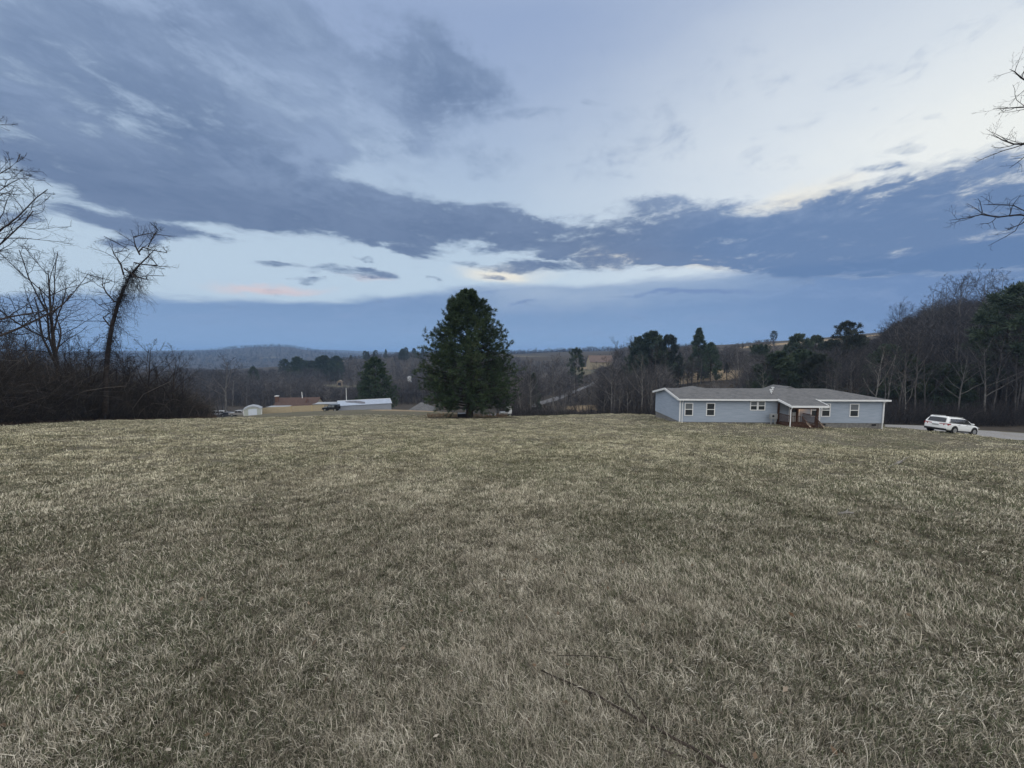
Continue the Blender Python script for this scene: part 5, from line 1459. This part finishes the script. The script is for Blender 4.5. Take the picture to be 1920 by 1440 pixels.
M_brownroof = shingle('brown_shingle', (.070, .046, .040), (.105, .070, .062))
M_tanwall = siding('tan_wall', (.300, .255, .180), (.360, .310, .225), .2)
M_brick = material('brick', (.140, .085, .068), .95, .1, var=.3, vscale=5)
a_, b_ = P(515, 766, 131), P(592, 764, 133)
bh, BL, be, brz = gable_house('brown_roofed_house', 'house with a broad reddish-brown shingle roof and chimney, rising behind the board fence', 'house', a_, b_, 8.0, P(515, 761, 131).z, P(515, 746, 135).z, gz(a_.x, a_.y) - .3, M_tanwall, M_brownroof, .4)
ch = MB().box((-.55, 1.8, be - 1), (.35, 2.8, brz + .75)).build('chimney', M_brick, bh)
MB().box((-.66, 1.7, brz + .753), (.46, 2.9, brz + .95)).build('chimney_cap', M_white, ch)
fx = BL * .58; MB().tube([(fx, 3.6, brz - .2), (fx - .08, 3.6, brz + 2.0)], .12, 8).build('flue_pipe', M_white, bh)
vx = BL * .75; MB().box((vx - .3, 1.2, be + .5), (vx + .3, 1.8, be + 2.0)).build('roof_vent', M_brick, bh)
a_, b_ = P(587, 766, 123), P(633, 764, 124)
gable_house('low_outbuilding', 'low tan outbuilding with a pale roof edge behind the right end of the board fence', 'shed', a_, b_, 5.0, P(590, 758.2, 123).z, P(590, 757.2, 125.5).z, gz(a_.x, a_.y) - .5, M_tanwall, M_metal, .25)
a_, b_ = P(500, 766, 122), P(537, 765, 122.5)
gable_house('low_carport', 'low pale-roofed shelter just showing over the left half of the board fence', 'shed', a_, b_, 3.0, P(518, 763.6, 122).z, P(518, 762.7, 123.5).z, gz(a_.x, a_.y) - .5, M_tanwall, M_metal, .2)
# white shed with its door
q = P(474, 779, 110); q.z = gz(q.x, q.y) - .05
ws = empty('white_shed', q, 'small white shed with a barn-shaped gable and a wide white door', 'shed', math.radians(31))
gp = [(-2.2, 0), (2.2, 0), (2.2, 1.75), (1.15, 2.35), (0, 2.62), (-1.15, 2.35), (-2.2, 1.75)]
M_shedcream = siding('cream_siding', (.400, .430, .400), (.470, .500, .470), .2)
MB().prism([(x, 0, z_) for x, z_ in gp], (0, 4.6, 0)).build('wall', M_shedcream, ws)
mb = MB()
for (xa, za), (xb, zb_) in zip(gp[2:6], gp[3:7]): mb.prism([(xa * 1.03, -.2, za + .02), (xb * 1.03, -.2, zb_ + .02), (xb * 1.03, 4.8, zb_ + .02), (xa * 1.03, 4.8, za + .02)], (0, 0, .07))
mb.build('roof', M_metal, ws)
mb = MB()
for (xa, za), (xb, zb_) in zip(gp[2:6], gp[3:7]): mb.bar((xa, -.03, za - .05), (xb, -.03, zb_ - .05), .05, .14)
for x in (-2.13, 2.13): mb.box((x - .07, -.045, 0), (x + .07, -.004, 1.7))
mb.build('trim', M_trim, ws)
dr = MB().box((-1.05, -.06, .05), (1.05, -.003, 1.82)).build('garage_door', material('door_white', (.62, .68, .78), .5, .4), ws)
# hip-roofed garage below the crest, left of the pine
q = P(791, 770, 113); zb_ = gz(q.x, q.y); zt_ = P(791, 754.5, 113).z; z1_ = P(768, 770.5, 110).z
gr = empty('grey_roofed_garage', (q.x, q.y, zb_), 'grey pyramid-shaped shingle roof peeking over the field edge left of the big pine', 'garage')
hw_ = 3.7
MB().box((-hw_ + .3, -hw_ + .3, -.3), (hw_ - .3, hw_ - .3, z1_ - zb_)).build('wall', M_block, gr)
mb = MB(); mb.add([(-hw_, -hw_, z1_ - zb_), (hw_, -hw_, z1_ - zb_), (hw_, hw_, z1_ - zb_), (-hw_, hw_, z1_ - zb_), (-.25, 0, zt_ - zb_), (.25, 0, zt_ - zb_)], [(0, 1, 5, 4), (1, 2, 5), (2, 3, 4, 5), (3, 0, 4), (3, 2, 1, 0)]); mb.build('roof', M_shingle, gr)
# open hut in the far clearing, pale pole, far houses
q = P(636.5, 725, 306); q.z = gz(q.x, q.y)
hut = empty('open_hut', q, 'tiny pale-framed hut with a dark opening on the far clearing', 'hut')
mb = MB(); mb.box((-2.0, 0, 0), (-1.3, 2.5, 3.6)); mb.box((1.3, 0, 0), (2.0, 2.5, 3.6)); mb.box((-1.3, 0, 0), (1.3, 2.5, .7)); mb.box((-1.3, 0, 3.0), (1.3, 2.5, 3.6)); mb.box((-1.3, 2.3, .7), (1.3, 2.5, 3.0)); mb.build('frame', M_treated, hut)
MB().prism([(-2.3, -.2, 3.6), (2.3, -.2, 3.6), (0, -.2, 5.0)], (0, 2.9, 0)).build('roof', M_treated, hut)
MB().box((-1.29, .4, .71), (1.29, .5, 2.99)).build('opening', M_black, hut)  # black sheet stands in for the shade inside the hut
q = P(650, 760, 128); zb_ = gz(q.x, q.y); pt_ = P(650, 728, 128).z
tag(MB().tube([(q.x, q.y, zb_ - .3), (q.x, q.y, pt_)], .13, 8, r1=.09).build('white_pole', M_white), 'white pole standing behind the left end of the long shed', 'pole')
a_, b_ = P(1107, 682, 332), P(1150, 682, 336)
gable_house('hillside_house', 'far brown-roofed house among the bare trees above the valley road', 'house', a_, b_, 9.0, P(1107, 678, 332).z, P(1107, 666.5, 336).z, min(gz(a_.x, a_.y), gz(b_.x, b_.y)) - .4, M_tanwall, shingle('far_brown_shingle', (.12, .09, .08), (.17, .13, .115), .4), .5)
a_, b_ = P(764, 711, 312), P(769, 711, 312)
gable_house('white_cottage', 'tiny white cottage in the bare wood left of the big pine', 'house', a_, b_, 4.0, P(766, 708, 312).z, P(766, 705.5, 314).z, min(gz(a_.x, a_.y), gz(b_.x, b_.y)) - .4, M_white, M_metal, .3)

# ------------------------------------------------------------------ the valley road
def build_road():
    pts = []
    for a, b in zip(ROADXY[:-1], ROADXY[1:]):
        for t in np.linspace(0, 1, 14, endpoint=False): pts.append(a + (b - a) * t)
    pts = np.array(pts + [ROADXY[-1]])
    for _ in range(6): pts[1:-1] = (pts[:-2] + 2 * pts[1:-1] + pts[2:]) / 4
    tg = np.gradient(pts, axis=0); tg /= np.linalg.norm(tg, axis=1, keepdims=True); nr = np.stack([-tg[:, 1], tg[:, 0]], 1)
    rows = [pts + nr * o for o in (-3.0, -1.5, 0, 1.5, 3.0)]
    V = np.concatenate([np.stack([r[:, 0], r[:, 1], T(r[:, 0], r[:, 1]) + .12], 1) for r in rows]); n = len(pts)
    q = np.concatenate([np.stack([np.arange(n - 1) + i * n, np.arange(n - 1) + 1 + i * n, np.arange(n - 1) + 1 + (i + 1) * n, np.arange(n - 1) + (i + 1) * n], 1) for i in range(4)])
    tag(obj('valley_road', np_mesh('valley_road', V, q, mats=[material('worn_asphalt', (.16, .16, .17), .9, .2, var=.2, vscale=.3)], smooth=True)), 'narrow grey road along the valley', kind='structure')
build_road()

# ------------------------------------------------------------------ things under and beside the pine
q = P(866, 781, 53.2); q.z = gz(q.x, q.y)
bx = empty('storage_box', q, 'dark box with a pale lid standing under the big pine, left of its trunk', 'box', .2)
MB().box((-.6, -.35, 0), (.6, .35, .55)).build('body', M_black, bx, bevel=.02); MB().box((-.5, -.40, .553), (.45, .40, .62)).build('lid', M_metal, bx, bevel=.02)
q = P(948, 777, 60); q.z = gz(q.x, q.y)
ct = empty('yard_cart', q, 'small white and black yard cart half hidden beyond the right side of the big pine', 'cart', .3)
MB().box((-.9, -.4, .35), (.35, .4, .75)).build('bed', M_metal, ct, bevel=.04)
MB().prism([(.15, -.35, .45), (.85, -.35, .40), (.95, -.35, .85), (.80, -.35, 1.55), (.45, -.35, 1.70), (.20, -.35, 1.45), (.55, -.35, 1.30), (.62, -.35, .95)], (0, .7, 0)).build('hood', M_white, ct, bevel=.05)
MB().box((-.05, -.3, .72), (.50, .3, 1.22)).build('seat', M_black, ct, bevel=.05)
for x in (-.6, .62):
    for y in (-.45, .45): wheel(ct, x, y, .24, .16)
def dry_stalks():
    rg = np.random.default_rng(15); N = 700
    px = rg.uniform(800, 950, N); D = rg.uniform(53.5, 57, N); x = (px - 960) / FPX * D
    pts = np.empty((N, 4, 3)); pts[:, 0] = np.stack([x, D, T(x, D) - .02], 1); d = _norm(np.stack([rg.normal(0, .35, N), rg.normal(0, .35, N), np.ones(N)], 1))
    for i in range(1, 4):
        d = _norm(d + rg.normal(0, .25, (N, 3))); pts[:, i] = pts[:, i - 1] + d * rg.uniform(.08, .28, N)[:, None]
    V, q = tubes(pts, np.full((N, 4), .014), 3)
    tag(obj('dry_stalks', np_mesh('dry_stalks', V, q, mats=[material('dry_stalk', (.23, .15, .09), .9, .1)])), 'dry tan weed stalks under the edge of the big pine', kind='stuff')
dry_stalks()

# ------------------------------------------------------------------ fallen branches in the grass
def hit(px, py, lift=.0):
    a = P(px, py, 1.0) - EYE; s = .3
    while s < 200:
        q = EYE + a * s
        if q.z < gz(q.x, q.y) + lift: return q
        s *= 1.004
    return q
def stick(name, label, lines, mat):
    o = None; mb = MB()
    for r0, r1, pl in lines:
        pts = [hit(px, py, .042) for px, py in pl]
        pts = [p + Vector((0, 0, .0)) for p in pts]
        mb.tube(pts, r0, 6, r1=r1)
    return tag(mb.build(name, mat, smooth=True), label, 'branch')
stick('fallen_branch', 'long thin dark branch lying in the grass in the lower foreground', [
    (.0035, .0075, [(1015, 1257), (1038, 1268), (1066, 1279), (1092, 1292), (1120, 1303), (1150, 1322), (1182, 1340), (1215, 1358), (1235, 1368), (1270, 1388), (1300, 1403), (1345, 1432), (1390, 1460)]),
    (.0045, .002, [(1215, 1352), (1196, 1326), (1174, 1296), (1162, 1268), (1155, 1244), (1150, 1235), (1128, 1231), (1090, 1229), (1045, 1229)]),
    (.004, .0025, [(1228, 1398), (1252, 1410), (1285, 1420), (1312, 1438), (1330, 1452)]),
    (.003, .0015, [(1105, 1298), (1110, 1318), (1098, 1340)]), (.003, .0015, [(1240, 1370), (1246, 1352), (1243, 1345)])], bark_dark)
stick('fallen_twig', 'pale broken stick lying in the field below the white car', [(.02, .014, [(1572, 964), (1580, 962), (1590, 961), (1601, 962)]), (.012, .006, [(1584, 962), (1590, 955)])], bark_pale)
stick('fallen_twig', 'dark twiggy branch with a pale broken end lying in the field below the driveway', [(.035, .03, [(1681, 870), (1686, 867), (1690, 865)]), (.012, .006, [(1686, 867), (1676, 860), (1668, 858)]), (.012, .006, [(1686, 868), (1672, 872), (1665, 876)]), (.012, .006, [(1690, 865), (1700, 858), (1708, 855)])], bark_pale)
def leaves():
    rg = np.random.default_rng(21); N = 220
    r = np.exp(rg.uniform(math.log(1.4), math.log(16), N)); th = np.radians(rg.uniform(-58, 58, N)); x = r * np.sin(th); y = r * np.cos(th)
    c = np.stack([x, y, T(x, y) + rg.uniform(.03, .07, N)], 1)
    a = _norm(rg.normal(0, 1, (N, 3)) * np.array([1, 1, .45])); b = _norm(np.cross(a, rg.normal(0, 1, (N, 3)))); s = rg.uniform(.010, .024, N)[:, None]
    V = np.stack([c - a * s, c + b * s * .6, c + a * s * 1.2, c - b * s * .6], 1).reshape(-1, 3); q = np.arange(N * 4).reshape(-1, 4)
    m = tint_material('dead_leaf', [(0, (.10, .065, .04)), (.6, (.20, .15, .11)), (1, (.40, .36, .30))])
    tag(obj('fallen_leaves', np_mesh('fallen_leaves', V, q, mats=[m], tint=np.clip(rg.normal(.5, .3, N), 0, 1).repeat(4))), 'dead leaves caught in the grass', kind='stuff')
leaves()

# ------------------------------------------------------------------ limbs reaching into the picture from the right
def right_tree():
    D = 14.0; rg = np.random.default_rng(52)
    base = P(2230, 800, D); base.z = gz(base.x, base.y); bo_ = np.array(base)
    rel = lambda px, py, dy=0: np.array(P(px, py, D + dy)) - bo_
    H = 15.0
    trk = trunk_line(rg, H, .30, (.2, 0), wig=.02, tip=.15)
    def limb(pl, dy):
        q = [rel(px, py, dy * i / (len(pl) - 1)) for i, (px, py) in enumerate(pl)]; return np.array(q)
    ls = [limb([(2215, 470), (2120, 440), (2020, 425), (1950, 412), (1912, 402), (1872, 407), (1840, 402), (1812, 409), (1780, 413)], .6),
          limb([(2210, 500), (2140, 470), (2050, 455), (1990, 432), (1950, 415), (1930, 400), (1900, 385), (1870, 384), (1845, 383)], 1.2),
          limb([(2215, 380), (2130, 330), (2060, 300), (2000, 280), (1955, 272), (1925, 270), (1900, 270), (1878, 262), (1862, 252)], -.6),
          limb([(2215, 330), (2140, 270), (2070, 230), (2010, 206), (1970, 198), (1940, 200), (1915, 201), (1885, 203), (1862, 204)], .4),
          limb([(2215, 280), (2140, 220), (2070, 180), (2010, 165), (1965, 160), (1935, 158), (1915, 146), (1902, 134), (1893, 130)], 1.0),
          limb([(1935, 402), (1925, 412), (1915, 420), (1905, 424), (1898, 427), (1894, 428), (1892, 429), (1890, 430), (1888, 431)], 0)]
    ls = np.array(ls); lr = np.tile(np.linspace(.075, .006, 9), (6, 1)); lr[5] = np.linspace(.02, .006, 9); lr = np.minimum(lr, np.array([.026, .015, .032, .022, .026, .02])[:, None])
    t1 = grow(rg, ls, lr, 10, .16, 50, .25, .35, .42, .55, 6, .0042); t2 = grow(rg, *t1, 4, .52, 46, .15, .42, .15, .6, 4, .0042); t3 = grow(rg, *t2, 2, .5, 46, .05, .45, .2, .6, 3, .0036)
    # the rest of the crown, beyond the edge of the picture
    o1 = grow(rg, *trk, 12, .34, 50, .5, .25, .35, .5, 6, .03); keep = o1[0][:, -1, 0] > -1.0; o1 = (o1[0][keep], o1[1][keep])
    o2 = grow(rg, *o1, 5, .45, 46, .2, .35, .3, .5, 4, .012); k2 = o2[0][:, -1, 0] > -1.5; o2 = (o2[0][k2], o2[1][k2])
    mt = np_mesh('edge_trunk', *merge([tubes(*trk, 8), tubes(*o1, 5)]), mats=[bark_dark], smooth=True)
    mc = np_mesh('edge_crown', *merge([tubes(ls, lr, 5), tubes(*t1, 4), tubes(*t2, 3), tubes(*t3, 3), tubes(*o2, 3)]), mats=[twig_dark])
    place_tree('bare_tree', (mt, mc), base, 0, 'bare tree beyond the right edge whose twiggy limbs reach in against the bright sky')
right_tree()

# ------------------------------------------------------------------ the evening haze in the valleys
hz = MB().box((-9800, -600, -60), (9800, 9700, 95))
hm = bpy.data.materials.new('haze'); hm.use_nodes = True
hm.node_tree.nodes.clear()
_t = NT(hm.node_tree)
pv = _t.n('ShaderNodeVolumePrincipled'); pv.inputs['Color'].default_value = (.36, .60, 1.0, 1); pv.inputs['Density'].default_value = 0.00020; pv.inputs['Anisotropy'].default_value = 0.0
_o = _t.n('ShaderNodeOutputMaterial'); _t.link(pv.outputs[0], _o.inputs['Volume'])
tag(hz.build('haze', hm), 'thin blue evening haze lying over the valleys', kind='stuff')
